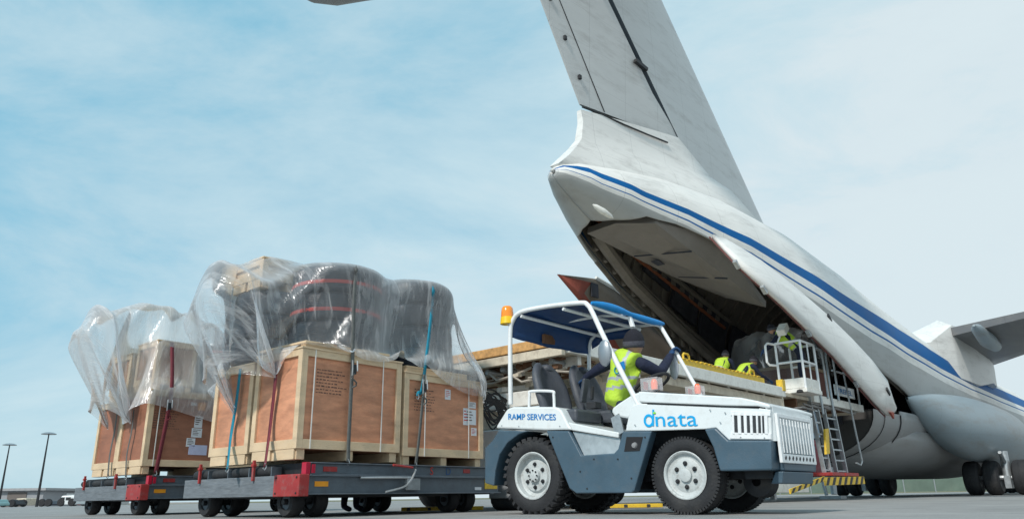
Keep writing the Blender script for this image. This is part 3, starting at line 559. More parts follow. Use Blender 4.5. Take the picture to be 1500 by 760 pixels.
# chassis core between the wheels (kept clear of the tyres)
m = MB(); m.box(-.52, 2.3, .30, TW-.3, .30, .78); chs = m.build('chassis', darkm, tug)
m = MB(); m.tube([tp(770, 699.5, .22), tp(770, 699.5, TW-.22)], .085, 12); m.lathe([(.02, -.16), (.13, -.12), (.17, 0), (.13, .12), (.02, .16)], tp(770, 699.5, TW/2), 'y', 20); m.build('rear_axle', darkm, tug, smooth=True)
m = MB(); m.tube([tp(998, 700, .2), tp(998, 700, TW-.2)], .05, 10); m.tube([tp(1015, 706, .2), tp(1015, 706, TW-.2)], .02, 8); m.build('front_axle', darkm, tug, smooth=True)
m = MB(); m.lathe([(.04, -.1), (.13, -.08), (.14, .06), (.05, .1)], (2.28, .42, .27), 'y', 18); m.box(2.15, 2.5, .3, .9, .3, .42); m.build('engine_sump', darkm, tug, smooth=True, angle=30)
# tyres and rims
rimm = mat('rim_paint', (0.50, 0.53, 0.53), 0.5, 0, 0.12, 8, 0.75, (0.20, 0.18, 0.16), 12, 0.15, 60)
def tug_wheel(c, R, wdt, rimR, lugs):
    w = MB(); hw = wdt/2
    pr = [(rimR, -hw*.72), (rimR+.012, -hw*.86), (R*.74, -hw), (R*.86, -hw*.98), (R*.94, -hw*.9), (R*.985, -hw*.7), (R, -hw*.35), (R, 0), (R, hw*.35), (R*.985, hw*.7), (R*.94, hw*.9), (R*.8, hw), (rimR, hw*.72)]
    w.lathe(pr, c, 'y', 56)
    if lugs:
        for k in range(30):
            for sg in (-1, 1):
                a = 2*math.pi*(k+(.5 if sg > 0 else 0))/30; er = np.array((math.cos(a), 0, math.sin(a))); et = np.array((-math.sin(a), 0, math.cos(a)))
                w.obox(c+er*(R*.985)+np.array((0, sg*hw*.5, 0)), er*.020, et*.021+np.array((0, sg*.010, 0)), np.array((0, hw*.42, 0))+et*.012)
    else:
        for k in (-.55, -.2, .2, .55):
            pass
        for k in range(64):
            a = 2*math.pi*k/64; er = np.array((math.cos(a), 0, math.sin(a))); et = np.array((-math.sin(a), 0, math.cos(a)))
            for sg in (-1, 1): w.obox(c+er*(R*.975)+np.array((0, sg*hw*.72, 0)), er*.012, et*.010, np.array((0, hw*.2, 0)))
    whl = w.build('wheel', black, tug, smooth=True, angle=32)
    r = MB(); d = .035 if lugs else .0
    r.lathe([(rimR*1.01, -hw*.84), (rimR*1.035, -hw*.90), (rimR*.99, -hw*.93), (rimR*.93, -hw*.84), (rimR*.90, -hw*.62+d), (rimR*.84, -hw*.55+d), (rimR*.74, -hw*.52+d), (rimR*.66, -hw*.60+d*.5), (rimR*.3, -hw*.62+d*.5), (rimR*.28, -hw*.86+d*.4), (rimR*.2, -hw*.92+d*.4), (.001, -hw*.93+d*.4)], c, 'y', 40)
    rim = r.build('rim', rimm, whl, smooth=True, angle=28)
    for k in range(6 if not lugs else 6):
        a = 2*math.pi*(k+.5)/6; q = c+np.array((math.cos(a)*rimR*.5, -hw*.63+d*.5, math.sin(a)*rimR*.5)); b_ = MB(); b_.lathe([(.022, .0), (.022, -.006), (.014, -.008), (.013, -.024), (.001, -.025)], q, 'y', 8); b_.build('wheel_nut', darkm, rim)
    if lugs:
        for k in range(8):
            a = 2*math.pi*k/8; q = c+np.array((math.cos(a)*rimR*.23, -hw*.93+d*.4, math.sin(a)*rimR*.23)); b_ = MB(); b_.lathe([(.009, 0), (.009, -.01), (.001, -.011)], q, 'y', 6); b_.build('hub_bolt', darkm, rim)
    m = MB(); m.lathe([(rimR*.995, -hw*.3), (rimR*.98, 0), (rimR, hw*.7)], c, 'y', 32); m.build('rim_barrel', darkm, whl, smooth=True)
for w_ in (.115, TW-.115):
    c = tp(774, 699, 0); c[1] = w_; c[0] = .0; c[2] = .383; tug_wheel(c, .378, .23, .232, True)
    c = tp(1000, 697, 0); c[0] = 1.745; c[1] = w_; c[2] = .338; tug_wheel(c, .335, .20, .205, False)
# hood side skin (white), nose, grilles
hs_px = [(916.5, 630.5), (920, 612), (926, 594), (937, 590.5), (1060, 595.5), (1110, 597), (1128.5, 599.5), (1131, 644), (1067.6, 644), (1048.7, 626), (1033, 628), (955, 630.5)]
hood = tpart('hood_side', hs_px, .0, .04, white, .008); tpart('hood_side', hs_px, .98, 1.02, white, .008)
hc = [(935.4, 573), (1060, 580), (1085, 582), (1108, 586.5), (1128, 592.5), (1128.2, 598), (1110, 595), (1060, 594), (948, 589.5), (936.6, 588.5)]
tpart('hood_lid', hc, -.006, 1.03, white, .012)
gp = [tuple(q) for q in tpoly([(948, 590.5), (1060, 595), (1112, 597), (1112, 598), (1060, 596.3), (948, 591.6)])]
MB().prism(gp, fnT, -.003, .03).build('hood_seam', darkm, hood)
m = MB(); m.prism(tpoly([(918, 612), (930, 597), (1120, 600), (1128, 640), (1066, 640), (1048, 622), (958, 628)]), fnT, .05, .97); m.build('engine_bay', darkm, tug)
# nose: front face at u = UN
UN = float(tp(1130, 640)[0]); z_ = lambda y, x=1130: float(tp(x, y)[2])
m = MB(); zt, zb_ = z_(593), z_(645)
m.add([(UN-.02, .0, zt), (UN+.02, .05, zt), (UN+.02, .95, zt-.03), (UN-.06, 1.02, zt-.05), (UN-.02, .0, zb_), (UN+.02, .05, zb_), (UN+.02, .95, zb_), (UN-.06, 1.02, zb_), (UN-.3, .5, zt), (UN-.3, .5, zb_)],
      [(0, 1, 5, 4), (1, 2, 6, 5), (2, 3, 7, 6), (0, 8, 3, 2, 1), (4, 5, 6, 7, 9)]); nose = m.build('nose_panel', white, tug, bevel=.015, solid=.006)
m = MB(); m.add([(UN-.5, .03, zt+.03), (UN-.5, 1.0, zt+.03), (UN+.015, .94, zt-.032), (UN+.015, .06, zt-.002), (UN-.2, .02, zt+.02), (UN-.2, 1.0, zt)], [(0, 4, 5, 1), (4, 3, 2, 5)]); m.build('nose_cap', white, tug, solid=.02, bevel=.008)
gy0, gy1, gz0, gz1 = .10, .86, z_(673.5), z_(606)
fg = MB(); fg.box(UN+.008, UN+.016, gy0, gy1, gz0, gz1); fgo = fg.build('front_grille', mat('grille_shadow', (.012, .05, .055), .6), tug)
fr = MB(); X0, X1 = UN+.018, UN+.044
fr.box(X0, X1, gy0-.03, gy1+.03, gz1-.02, gz1+.012); fr.box(X0, X1, gy0-.03, gy1+.03, gz0-.02, gz0+.055); fr.box(X0, X1, gy0-.03, gy0+.012, gz0+.05, gz1-.015); fr.box(X0, X1, gy1-.012, gy1+.03, gz0+.05, gz1-.015)
fr.build('grille_frame', pipe, fgo, bevel=.004)
for k in range(11):
    y = gy0+.035+(gy1-gy0-.07)*k/10; m = MB(); m.box(X0+.004, X1+.004, y-.0095, y+.0095, gz0+.06, gz1-.03); m.build('grille_bar', pipe, fgo, bevel=.005)
for k in range(9): y = gy0+.05+(gy1-gy0-.1)*k/8; m = MB(); m.obox((X1+.002, y, gz0+.02), (.002, 0, 0), (0, .013, .010), (0, -.005, .010)); m.build('grille_slot', darkm, fgo)
for k in range(3): y = .915+.025*k; m = MB(); m.box(UN+.0, UN+.03-.012*k, y, y+.009, gz0+.20, gz1-.05); m.build('grille_slot', darkm, fgo)
# side louvres
sg_ = MB(); sg_.prism(tpoly([(1075, 607), (1124, 608), (1124, 635), (1077, 633)]), fnT, -.004, .0); sgo = sg_.build('side_grille', mat('louvre_shadow', (.03, .035, .04), .7), tug)
for i, (xa, xb) in enumerate(((1073, 1076), (1081, 1086), (1090, 1094.5), (1099, 1103), (1108, 1111), (1115, 1117), (1120, 1125))):
    m = MB(); m.prism(tpoly([(xa, 606), (xb, 606.2), (xb+1, 636), (xa+1.2, 635)]), fnT, -.018, -.002); m.build('louvre_bar', pipe, sgo, bevel=.003)
m = MB(); m.prism(tpoly([(1071, 602), (1129, 604), (1129, 609), (1071, 608)]), fnT, -.012, .001); m.prism(tpoly([(1071, 633), (1130, 634.5), (1130, 643), (1070, 642)]), fnT, -.012, .001); m.build('louvre_frame', pipe, sgo, bevel=.002)
# front bumper (slate): side cheek and front
bp_px = [(1033, 628.5), (1049, 626.3), (1067.6, 644.5), (1131, 644.5), (1132, 688), (1056, 689.5), (1046, 655)]
tpart('front_bumper', bp_px, -.02, .16, slate, .014); tpart('front_bumper', bp_px, .90, 1.05, slate, .014)
zb0, zb1 = z_(688.5), z_(644.5)
m = MB(); m.box(UN-.12, UN+.015, .165, .895, zb0, zb1-.003); m.build('bumper_beam', slate, tug, bevel=.012)
m = MB(); m.prism([(UN-.05, zb0-.006), (UN+.02, zb0-.006), (UN+.0, zb0-.105), (UN-.10, zb0-.105)], fnT, .12, .85); m.build('lower_bumper', slate, tug, bevel=.01)
m = MB(); m.box(UN-.35, UN-.1, .2, .9, zb0-.06, zb0+.1); m.build('front_crossmember', darkm, tug)
# cowl beside the driver
tpart('cowl', [(937, 573), (925, 577), (905, 590), (896, 597), (894.5, 603), (899, 609), (920, 613), (930, 598), (940, 592)], .01, .14, white, .02)
tpart('cowl', [(937, 573), (925, 577), (905, 590), (896, 597), (894.5, 603), (899, 609), (920, 613), (930, 598), (940, 592)], TW-.25, TW-.12, white, .02)
tpart('dashboard', [(960, 570), (938, 573), (932, 592), (928, 612), (965, 612)], .14, TW-.25, darkm, .01)
# grab rail on the rear deck
m = MB(); a, b, c_, d = tp(775, 596, .05), tp(776, 573, .05), tp(811, 573, .05), tp(812, 596, .05)
m.tube(smooth_path([a, a*.25+b*.75, b*.93+c_*.07+(0, 0, -.0), c_*.93+b*.07, d*.25+c_*.75, d], 6), .016, 10); m.build('grab_rail', pipe, tug, smooth=True)
# lettering
o0 = tp(745.2, 614.0, 0); o1 = tp(814.8, 615.0, 0); text_mesh('lettering', 'RAMP SERVICES', .088, royal, rear, o0+(0, -.014, 0), o1-o0, (0, 0, 1), width=float(np.linalg.norm(o1-o0)), extrude=.001, bold=.0012)
o0 = tp(959, 624.0, 0); o1 = tp(1020, 623.3, 0); text_mesh('lettering', 'nata', .198, skyblue, hood, o0+(0, -.006, 0), o1-o0, (0, 0, 1), width=float(np.linalg.norm(o1-o0)), extrude=.001, bold=.0)
m = MB(); c0 = tp(950.8, 615.6, 0)+(0, -.006, 0)
m.tube([c0+np.array((math.cos(a)*.044, 0, math.sin(a)*.049)) for a in np.linspace(0, 2*math.pi, 25)[:-1]], .0115, 6, closed=True); q = tp(957.2, 599.5, 0)+(0, -.006, 0); m.tube([tp(957.0, 623.5, 0)+(0, -.006, 0), q], .0105, 6)
for v in range(len(m.v)): m.v[v] = (m.v[v][0], c0[1]+(m.v[v][1]-c0[1])*.15, m.v[v][2])
m.build('lettering', skyblue, hood, smooth=True)
m = MB(); m.obox(tp(959.0, 604.5, 0)+(0, -.009, 0), (.014, 0, .0), (0, .001, 0), (0, 0, .008)); m.build('leaf_mark', mat('green_mark', (.25, .7, .05), .5), hood)
# canopy frame
FW_ = 1.06
nearp = [tp(748, 592, .03), tp(747.5, 540, .03), tp(747.5, 488, .03), tp(751, 470, .03), tp(763, 457, .03), tp(800, 449, .03), tp(850, 443.5, .03), tp(861, 447, .03), tp(868, 458, .03), tp(884, 492, .03), tp(908, 540, .03), tp(935.5, 593, .03)]
m = MB(); m.tube(smooth_path(nearp, 5), .026, 12); cano = m.build('canopy_frame', pipe, tug, smooth=True)
farp = [tp(863, 590, FW_), tp(863, 540, FW_), tp(863, 515, FW_), tp(866, 498, FW_), tp(880, 487, FW_), tp(920, 479, FW_), tp(955, 475, FW_), tp(966, 477, FW_), tp(976, 492, FW_), tp(1000, 533, FW_), tp(1027, 580, FW_)]
m = MB(); m.tube(smooth_path(farp, 5), .022, 12); m.build('canopy_frame', pipe, tug, smooth=True)
def cp(f, pth): n = len(pth)-1; i = min(int(f*n), n-1); q = f*n-i; return pth[i]*(1-q)+pth[i+1]*q
Nr = [nearp[3], nearp[4], nearp[5], (nearp[5]+nearp[6])/2, nearp[6], nearp[7]]; Fr = [farp[3], farp[4], farp[5], (farp[5]+farp[6])/2, farp[6], farp[7]]
m = MB(); m.tube([p_+(0, 0, -.045) for p_ in [Nr[3], Fr[3]]], .02, 8); m.build('cross_bar', pipe, cano, smooth=True)
m = MB(); m.tube([p_+(0, 0, -.045) for p_ in [Nr[1], Fr[1]]], .02, 8); m.build('cross_bar', pipe, cano, smooth=True)
m = MB(); m.tube([Nr[5], (Nr[5]+Fr[5])/2+(0, 0, -.02), Fr[5]], .018, 8); m.build('cross_bar', pipe, cano, smooth=True)
m = MB(); a = (Nr[1]+Fr[1])/2; b = (Nr[5]+Fr[5])/2; m.tube([a, (Nr[3]+Fr[3])/2, b], .016, 8); m.build('cross_bar', pipe, cano, smooth=True)
# tarpaulin roof, sagging between the pipes
rows = []
for i in range(21):
    f = i/20; a = cp(f, Nr); b = cp(f, Fr); row = []
    for j in range(15):
        q = j/14; p = a*(1-q)+b*q; sag = .05*math.sin(math.pi*q)*(.6+.4*math.sin(f*9))+.012*math.sin(f*23+q*5)+.01*math.sin(q*17+f*4)
        p = p+np.array((0, 0, .012-sag*.5)); row.append(p)
    rows.append(row)
back = [r.copy() for r in rows[0]]; rows = [[p+np.array((-.03, 0, -.19)) for p in back], [p+np.array((-.035, 0, -.10)) for p in back]]+rows
m = MB(); m.grid(rows); m.build('canopy_roof', blue_tarp, tug, smooth=True, solid=.006, angle=80)
# valance at the far side and rear, hanging panels
m = MB(); m.grid([[p+np.array((0, .0, -.0)) for p in [r[14] for r in rows[2:15]]], [p+np.array((0, .01, -.13)) for p in [r[14] for r in rows[2:15]]]]); m.build('canopy_valance', blue_tarp, cano, solid=.004, smooth=True)
# rolled-up bright blue windscreen cover along the front edge
a, b = Nr[5], Fr[5]; pts = [a*(1-q)+b*q+np.array((.03, 0, .025+.012*math.sin(q*6))) for q in np.linspace(.02, 1.03, 16)]
rad = [.016+.026*abs(math.sin(math.pi*min(1, q*1.9)))**.7*(1 if q < .52 else 0)+(.022*math.sin(math.pi*min(1, (q-.5)*2))**.6 if q >= .52 else 0) for q in np.linspace(0, 1, 16)]
m = MB(); m.tube(pts, rad, 12); m.build('rolled_cover', blue_roll, cano, smooth=True)
m = MB(); c = a*.45+b*.55; m.obox(c+(.03, 0, -.06), (.022, 0, .0), (0, .022, 0), (-.018, 0, .062)); m.build('white_strap', pipe, cano, bevel=.006)
m = MB(); c = (rows[2][6]+rows[2][7])/2+(-.02, 0, -.10); m.obox(c, (.02, 0, 0), (0, .11, 0), (0, 0, .05)); m.build('roof_box', rust, cano)
# amber beacon on the rear corner
bc = tp(743, 464, .03); bq = MB(); bq.lathe([(.001, .128), (.05, .125), (.064, .105), (.070, .05), (.072, .0), (.001, 0)], bc-(0, 0, .005), 'z', 20); bea = bq.build('beacon', amber, tug, smooth=True)
m = MB(); m.lathe([(.074, .0), (.078, -.04), (.082, -.08), (.001, -.083)], bc-(0, 0, .005), 'z', 20); m.build('beacon_base', mat('yellow_plastic', (.88, .55, .01), .35), bea, smooth=True)
m = MB(); m.tube([bc-(0, 0, .08), nearp[3]+(0, 0, -.03)], .014, 8); m.build('bracket', pipe, bea, smooth=True)
# marker lamps in clear boxes on the hood
for i, (xa, xb, yt, yb, w_) in enumerate(((938.5, 962, 551, 573, .10), (1004, 1025, 563.5, 579, .80))):
    a = tp(xa, yb, w_); b = tp(xb, yt, w_); h_ = b[2]-a[2]
    m = MB(); m.box(a[0], b[0], w_, w_+.11, a[2], a[2]+h_); bx_ = m.build('lamp_housing', glass, tug, bevel=.006)
    cx = (a[0]+b[0])/2+.03; m = MB(); m.lathe([(.001, .105), (.02, .10), (.033, .075), (.035, .03), (.03, .0), (.001, 0)], (cx, w_+.055, a[2]+.012), 'z', 16); m.build('orange_lamp', brorange, bx_, smooth=True)
    m = MB(); m.obox((a[0]+.03, w_+.055, a[2]+h_*.45), (.004, 0, 0), (0, .035, 0), (0, 0, h_*.3)); m.build('red_reflector', redp, bx_)
# mirrors
m = MB(); c = tp(885.5, 517, -.02); m.lathe([(.001, -.03), (.05, -.028), (.074, -.012), (.078, .005), (.001, .006)], (0, 0, 0), 'y', 22)
m.v = [(c[0]+x*.95, c[1]+y, c[2]+z*1.75) for x, y, z in m.v]; m.build('mirror', mirror, cano, smooth=True)
m = MB(); m.obox(tp(889, 507, -.0), (.02, 0, .0), (0, .02, 0), (0, 0, .05)); m.build('mirror_clamp', pipe, cano, bevel=.004)
m = MB(); c = tp(987, 536, FW_); m.lathe([(.001, -.03), (.05, -.028), (.074, -.012), (.078, .005), (.001, .006)], (0, 0, 0), 'y', 20)
m.v = [(c[0]+x*.72, c[1]+y, c[2]+z*1.9) for x, y, z in m.v]; m.build('mirror', mat('pale_mirror_back', (.45, .47, .5), .4), cano, smooth=True)
# seats
def seat(u0, w0, zb):
    m = MB(); rows = []
    for i, (dz, dx, hw) in enumerate(((-.06, .03, .22), (.10, -.02, .25), (.26, -.07, .25), (.40, -.12, .22), (.50, -.15, .15), (.52, -.155, .04))):
        rows.append([(u0+dx-.045, w0+hw*1.12*q, zb+dz) for q in np.linspace(-1, 1, 9)])
    for r in rows:
        for k in range(9): x, y, z = r[k]; r[k] = (x+.10*(abs(k-4)/4)**2, y, z)
    m.grid(rows); b_ = m.build('seat_back', vinyl, tug, smooth=True, solid=.10, subsurf=1)
    m = MB(); m.box(u0-.06, u0+.46, w0-.24, w0+.24, zb-.15, zb-.02); m.build('seat_cushion', vinyl, tug, bevel=.03)
    m = MB(); m.box(u0, u0+.36, w0-.16, w0+.16, zb-.20, zb-.115); m.build('seat_base', darkm, tug)
q = tp(812, 598, .36); seat(float(q[0])+.02, .34, 1.06)
q = tp(872, 598, .84); seat(float(q[0])-.06, .84, 1.075)
m = MB(); c = tp(856, 572, .55); m.obox(c, (.022, 0, 0), (0, .05, 0), (.03, 0, .13)); m.build('armrest', vinyl, tug, bevel=.015)
m = MB(); c = tp(868, 582, .6); m.obox(c+(0, 0, .05), (.012, 0, .0), (0, .02, 0), (.01, 0, .07)); m.box(c[0]-.06, c[0]+.06, .56, .68, c[2]-.12, c[2]-.05); m.build('gear_lever', darkm, tug, bevel=.004)
# steering wheel
c = tp(955, 562, .5); m = MB(); ax = np.array((-.45, 0, .89)); e1 = np.array((0, 1.0, 0)); e2 = np.cross(ax, e1)
m.tube([c+.19*(math.cos(a)*e1+math.sin(a)*e2) for a in np.linspace(0, 2*math.pi, 29)[:-1]], .016, 8, closed=True)
for a in (0, 2.1, 4.2): m.tube([c-ax*.03, c+.18*(math.cos(a)*e1+math.sin(a)*e2)], .010, 6)
m.tube([c-ax*.03, c-ax*.22], .022, 8); m.build('steering_wheel', black, tug, smooth=True)
m = MB(); m.obox(tp(905, 622, .02), (.05, 0, .02), (0, .01, 0), (.02, 0, -.09)); m.build('document_pocket', galv, tug)
# drawbar pin at the rear
m = MB(); m.box(-.78, -.55, .5, .66, .32, .46); m.build('tow_hitch', darkm, tug, bevel=.01)

# ------------------------------------------------------------------ people
def skin_body(name, parts, mats, parent, levels=1):
    """parts: list of chains [(point, radius)], chains share joints by coordinate; mats given per edge"""
    vs = []; rs = []; es = []; em = []; idx = {}
    def vid(p, r):
        k = tuple(np.round(p, 4))
        if k not in idx: idx[k] = len(vs); vs.append(tuple(map(float, p))); rs.append(r)
        return idx[k]
    for chain, mi in parts:
        prev = None
        for p, r in chain:
            i = vid(p, r)
            if prev is not None and prev != i: es.append((prev, i)); em.append(mi)
            prev = i
    me = bpy.data.meshes.new(name); me.from_pydata(vs, es, []); me.update()
    o = bpy.data.objects.new(name, me); COL.objects.link(o)
    o.modifiers.new('skin', 'SKIN')
    if not me.skin_vertices: pass
    for i, r in enumerate(rs):
        rr = r if hasattr(r, '__len__') else (r, r); me.skin_vertices[0].data[i].radius = rr; me.skin_vertices[0].data[i].use_root = (i == 0)
    q = o.modifiers.new('sub', 'SUBSURF'); q.levels = levels; q.render_levels = levels
    dg = bpy.context.evaluated_depsgraph_get(); m2 = bpy.data.meshes.new_from_object(o.evaluated_get(dg)); m2.name = name
    bpy.data.objects.remove(o)
    m2.materials.clear()
    for m_ in mats: m2.materials.append(m_)
    V = np.array(vs); E = np.array(es); A = V[E[:, 0]]; B = V[E[:, 1]]; D = B-A; dd = (D*D).sum(1)
    R0 = np.array([np.mean(r) if hasattr(r, '__len__') else r for r in rs]); RE = (R0[E[:, 0]]+R0[E[:, 1]])/2
    for p in m2.polygons:
        c = np.array(p.center); t = np.clip(((c-A)*D).sum(1)/dd, 0, 1); dist = np.linalg.norm(c-(A+D*t[:, None]), axis=1)/RE; p.material_index = em[int(dist.argmin())]; p.use_smooth = True
    ob = bpy.data.objects.new(name, m2); COL.objects.link(ob); ob.parent = parent; return ob
def hand_chain(wrist, dirv, palm_n, side, curl, mi, s=1.0):
    """palm plus five fingers; dirv along hand, palm_n out of the palm, side = thumb side"""
    d = np.array(dirv, float); d /= np.linalg.norm(d); n = np.array(palm_n, float); n -= d*(n@d); n /= np.linalg.norm(n); t = np.array(side, float); t -= d*(t@d)+n*(t@n); t /= np.linalg.norm(t)
    w = np.array(wrist, float); palm = w+d*.055*s; out_ = [([(w, .03*s), (w+d*.03*s, (.036*s, .02*s)), (palm, (.038*s, .018*s))], mi)]
    for k, (off, ln) in enumerate(((.030, .075), (.010, .085), (-.010, .080), (-.030, .062))):
        b = w+d*.045*s+t*off*s*.6; k1 = w+d*.088*s+t*off*s; a = curl
        d1 = d*math.cos(a)+n*math.sin(a); d2 = d*math.cos(2*a)+n*math.sin(2*a); d3 = d*math.cos(2.8*a)+n*math.sin(2.8*a)
        p1 = k1+d1*ln*.45*s; p2 = p1+d2*ln*.32*s; p3 = p2+d3*ln*.25*s
        out_.append(([(palm, (.038*s, .018*s)), (k1, .0115*s), (p1, .0105*s), (p2, .0095*s), (p3, .008*s)], mi))
    th0 = w+d*.02*s+t*.025*s; th1 = w+d*.05*s+t*.052*s+n*.012*s; th2 = th1+(d*.6+t*.2+n*.6)*.035*s
    out_.append(([(w+d*.03*s, (.036*s, .02*s)), (th0+d*.012*s, .014*s), (th1, .012*s), (th2, .010*s)], mi)); return out_
def head(parent, c, fwd, up, skinm, hatm, hat2, s=1.0):
    """ellipsoid head with brow, nose, mouth, ears; knitted hat"""
    f = np.array(fwd, float); f /= np.linalg.norm(f); u = np.array(up, float); u -= f*(u@f); u /= np.linalg.norm(u); r = np.cross(f, u); c = np.array(c, float)
    m = MB(); rows = []
    for i in range(17):
        v = math.pi*i/16; row = []
        for j in range(24):
            a = 2*math.pi*j/24; x = math.sin(v)*math.cos(a); y = math.sin(v)*math.sin(a); z = math.cos(v)
            rx = .097 if x > 0 else .10; ry = .076*(1 if z > -.2 else 1-.25*(-z-.2)); rz = .118; px = x*rx; py = y*ry; pz = z*rz
            if x > .7 and abs(y) < .25 and -.35 < z < .12: px += .022*(1-abs(y)/.25)*(1-abs(z+.12)/.25)
            if x > .6 and .08 < z < .22 and .1 < abs(y) < .6: px -= .006
            if x > .6 and z < -.6: px += .008
            row.append(c+s*(f*px+r*py+u*pz))
        rows.append(row)
    m.grid(rows, closed_v=True); h_ = m.build('head', skinm, parent, smooth=True, subsurf=1)
    m = MB()
    for sg in (1, -1): m.lathe([(.001, -.008), (.02, -.006), (.028, 0), (.02, .006), (.001, .008)], (0, 0, 0), 'y', 10)
    k = len(m.v)//2
    m.v = [tuple(c+s*(f*(v[0]*.6-.005)+r*((1 if i < k else -1)*.078+v[1])+u*(v[2]-.012))) for i, v in enumerate(m.v)]; m.build('ears', skinm, h_, smooth=True)
    m = MB()
    for sg in (1, -1): m.obox(c+s*(f*.090+r*sg*.032+u*.012), f*.004, r*.012, u*.005)
    m.obox(c+s*(f*.090+u*-.062), f*.003, r*.022, u*.004); m.build('face_features', mat('eye_and_lip', (.10, .04, .035), .5), h_)
    m = MB(); rows = []
    for i in range(9):
        v = math.pi*.5*i/8*1.22; zz = math.cos(v); rr = math.sin(v)
        rows.append([c+s*(f*(rr*math.cos(a)*.108-.004)+r*rr*math.sin(a)*.087+u*(zz*.120+.014)+u*(-.012*(1-math.cos(a))*rr)) for a in np.linspace(0, 2*math.pi, 24, endpoint=False)])
    m.grid(rows, closed_v=True, mi=lambda i, j: 1 if i >= 6 else 0); m.build('knitted_hat', [hatm, hat2], h_, smooth=True, solid=.006); return h_
def vest(parent, chain, stripes, extra=()):
    return None

# driver, seated, turned away to the right of the tractor, one arm along the seat, one on the post
drv = thing('person', 'driver in hi-vis vest and knitted hat seated in the tow tractor, holding its front post', 'person', TP0, R_(TA))
pel = tp(903, 602, .52); wst = tp(906, 585, .54); chs_ = tp(911, 552, .56); shc = tp(917, 526, .57); nk = tp(923, 514, .58); hdc = tp(928.5, 503, .59)
shl = tp(897, 529, .58); shr = tp(941, 533, .56); ell = tp(877, 540, .62); hl = tp(858, 553, .66); elr = tp(967, 546, .74); hr = tp(981, 523, .96)
shlj = tp(903, 527, .58); shrj = tp(936, 530, .57)
kneeL = tp(930, 598, .70); kneeR = tp(938, 596, .42); fL = kneeL+np.array((.10, .0, -.42)); fR = kneeR+np.array((.1, .0, -.42))
post = farp[-3]; gp_ = tp(986.5, 511, FW_-.05)
parts = [([(pel, (.135, .12)), (wst, (.13, .11)), (chs_, (.145, .11)), (shc, (.115, .09)), (nk, .055), (hdc+(0, 0, -.06), .055)], 0),
         ([(shc, (.115, .09)), (shlj, .06), (shl, .074), (ell, .062), (hl, .042)], 0), ([(shc, (.115, .09)), (shrj, .06), (shr, .078), (elr, .066), (hr, .044)], 0),
         ([(pel, (.135, .12)), (pel*.5+kneeL*.5, .085), (kneeL, .06), (fL, .042), (fL+np.array((.12, 0, -.02)), .035)], 0), ([(pel, (.135, .12)), (pel*.5+kneeR*.5, .085), (kneeR, .06), (fR, .042), (fR+np.array((.12, 0, -.02)), .035)], 0)]
parts += hand_chain(hl, (hl-ell)+np.array((0, 0, -.05)), (0, 0, -1), (0, 1, 0), .45, 1) + hand_chain(hr, gp_-hr, (0.6, .5, .0), (-.3, .2, .8), .75, 1, 1.12)
skin_body('body', parts, [navy, glove], drv, 2)
head(drv, hdc, (.12, 1.0, .02), (.1, .05, 1), skin, knit, knitg, 1.2)
vo = np.array((0, -.015, 0))
vp = [([(pel+(0, 0, .04), (.185, .16)), (wst, (.18, .155)), (chs_+vo, (.20, .165)), (shc+vo, (.175, .14)), (nk+(0, 0, -.015), .085)], 0), ([(shc+vo, (.175, .14)), (shlj+vo, .105)], 0), ([(shc+vo, (.175, .14)), (shrj+vo, .105)], 0)]
vst = skin_body('hi_vis_vest', vp, [hivis, reflect], drv, 3)
vz = [tp(905, y, .4)[2] for y in (568, 563, 554.5, 549)]
xa_ = tp(934, 560, .4)[0]
for p in vst.data.polygons:
    c = p.center
    if vz[0]-.012 < c.z < vz[0]+.022 or vz[2]-.01 < c.z < vz[2]+.024: p.material_index = 1
    q = c.x-(chs_[0]+.075+(c.z-chs_[2])*.30)
    if 0 < q < .042 and c.z > vz[2] and c.y < .7: p.material_index = 1
    if .16 < -q < .195 and c.z > vz[2] and c.y < .7: p.material_index = 1
vy = min(v.co.y for v in vst.data.vertices)-.001
m = MB(); m.obox(tp(910, 536, vy), (.042, .0, .008), (0, .003, 0), (-.004, 0, .042)); m.build('vest_emblem', royal, vst)
m = MB(); m.tube([tp(904, 542, vy)+np.array((.03*math.cos(a), -.004, .035*math.sin(a))) for a in np.linspace(2, 6, 10)], .007, 6); m.build('vest_emblem', mat('teal_print', (0, .3, .4), .6), vst)

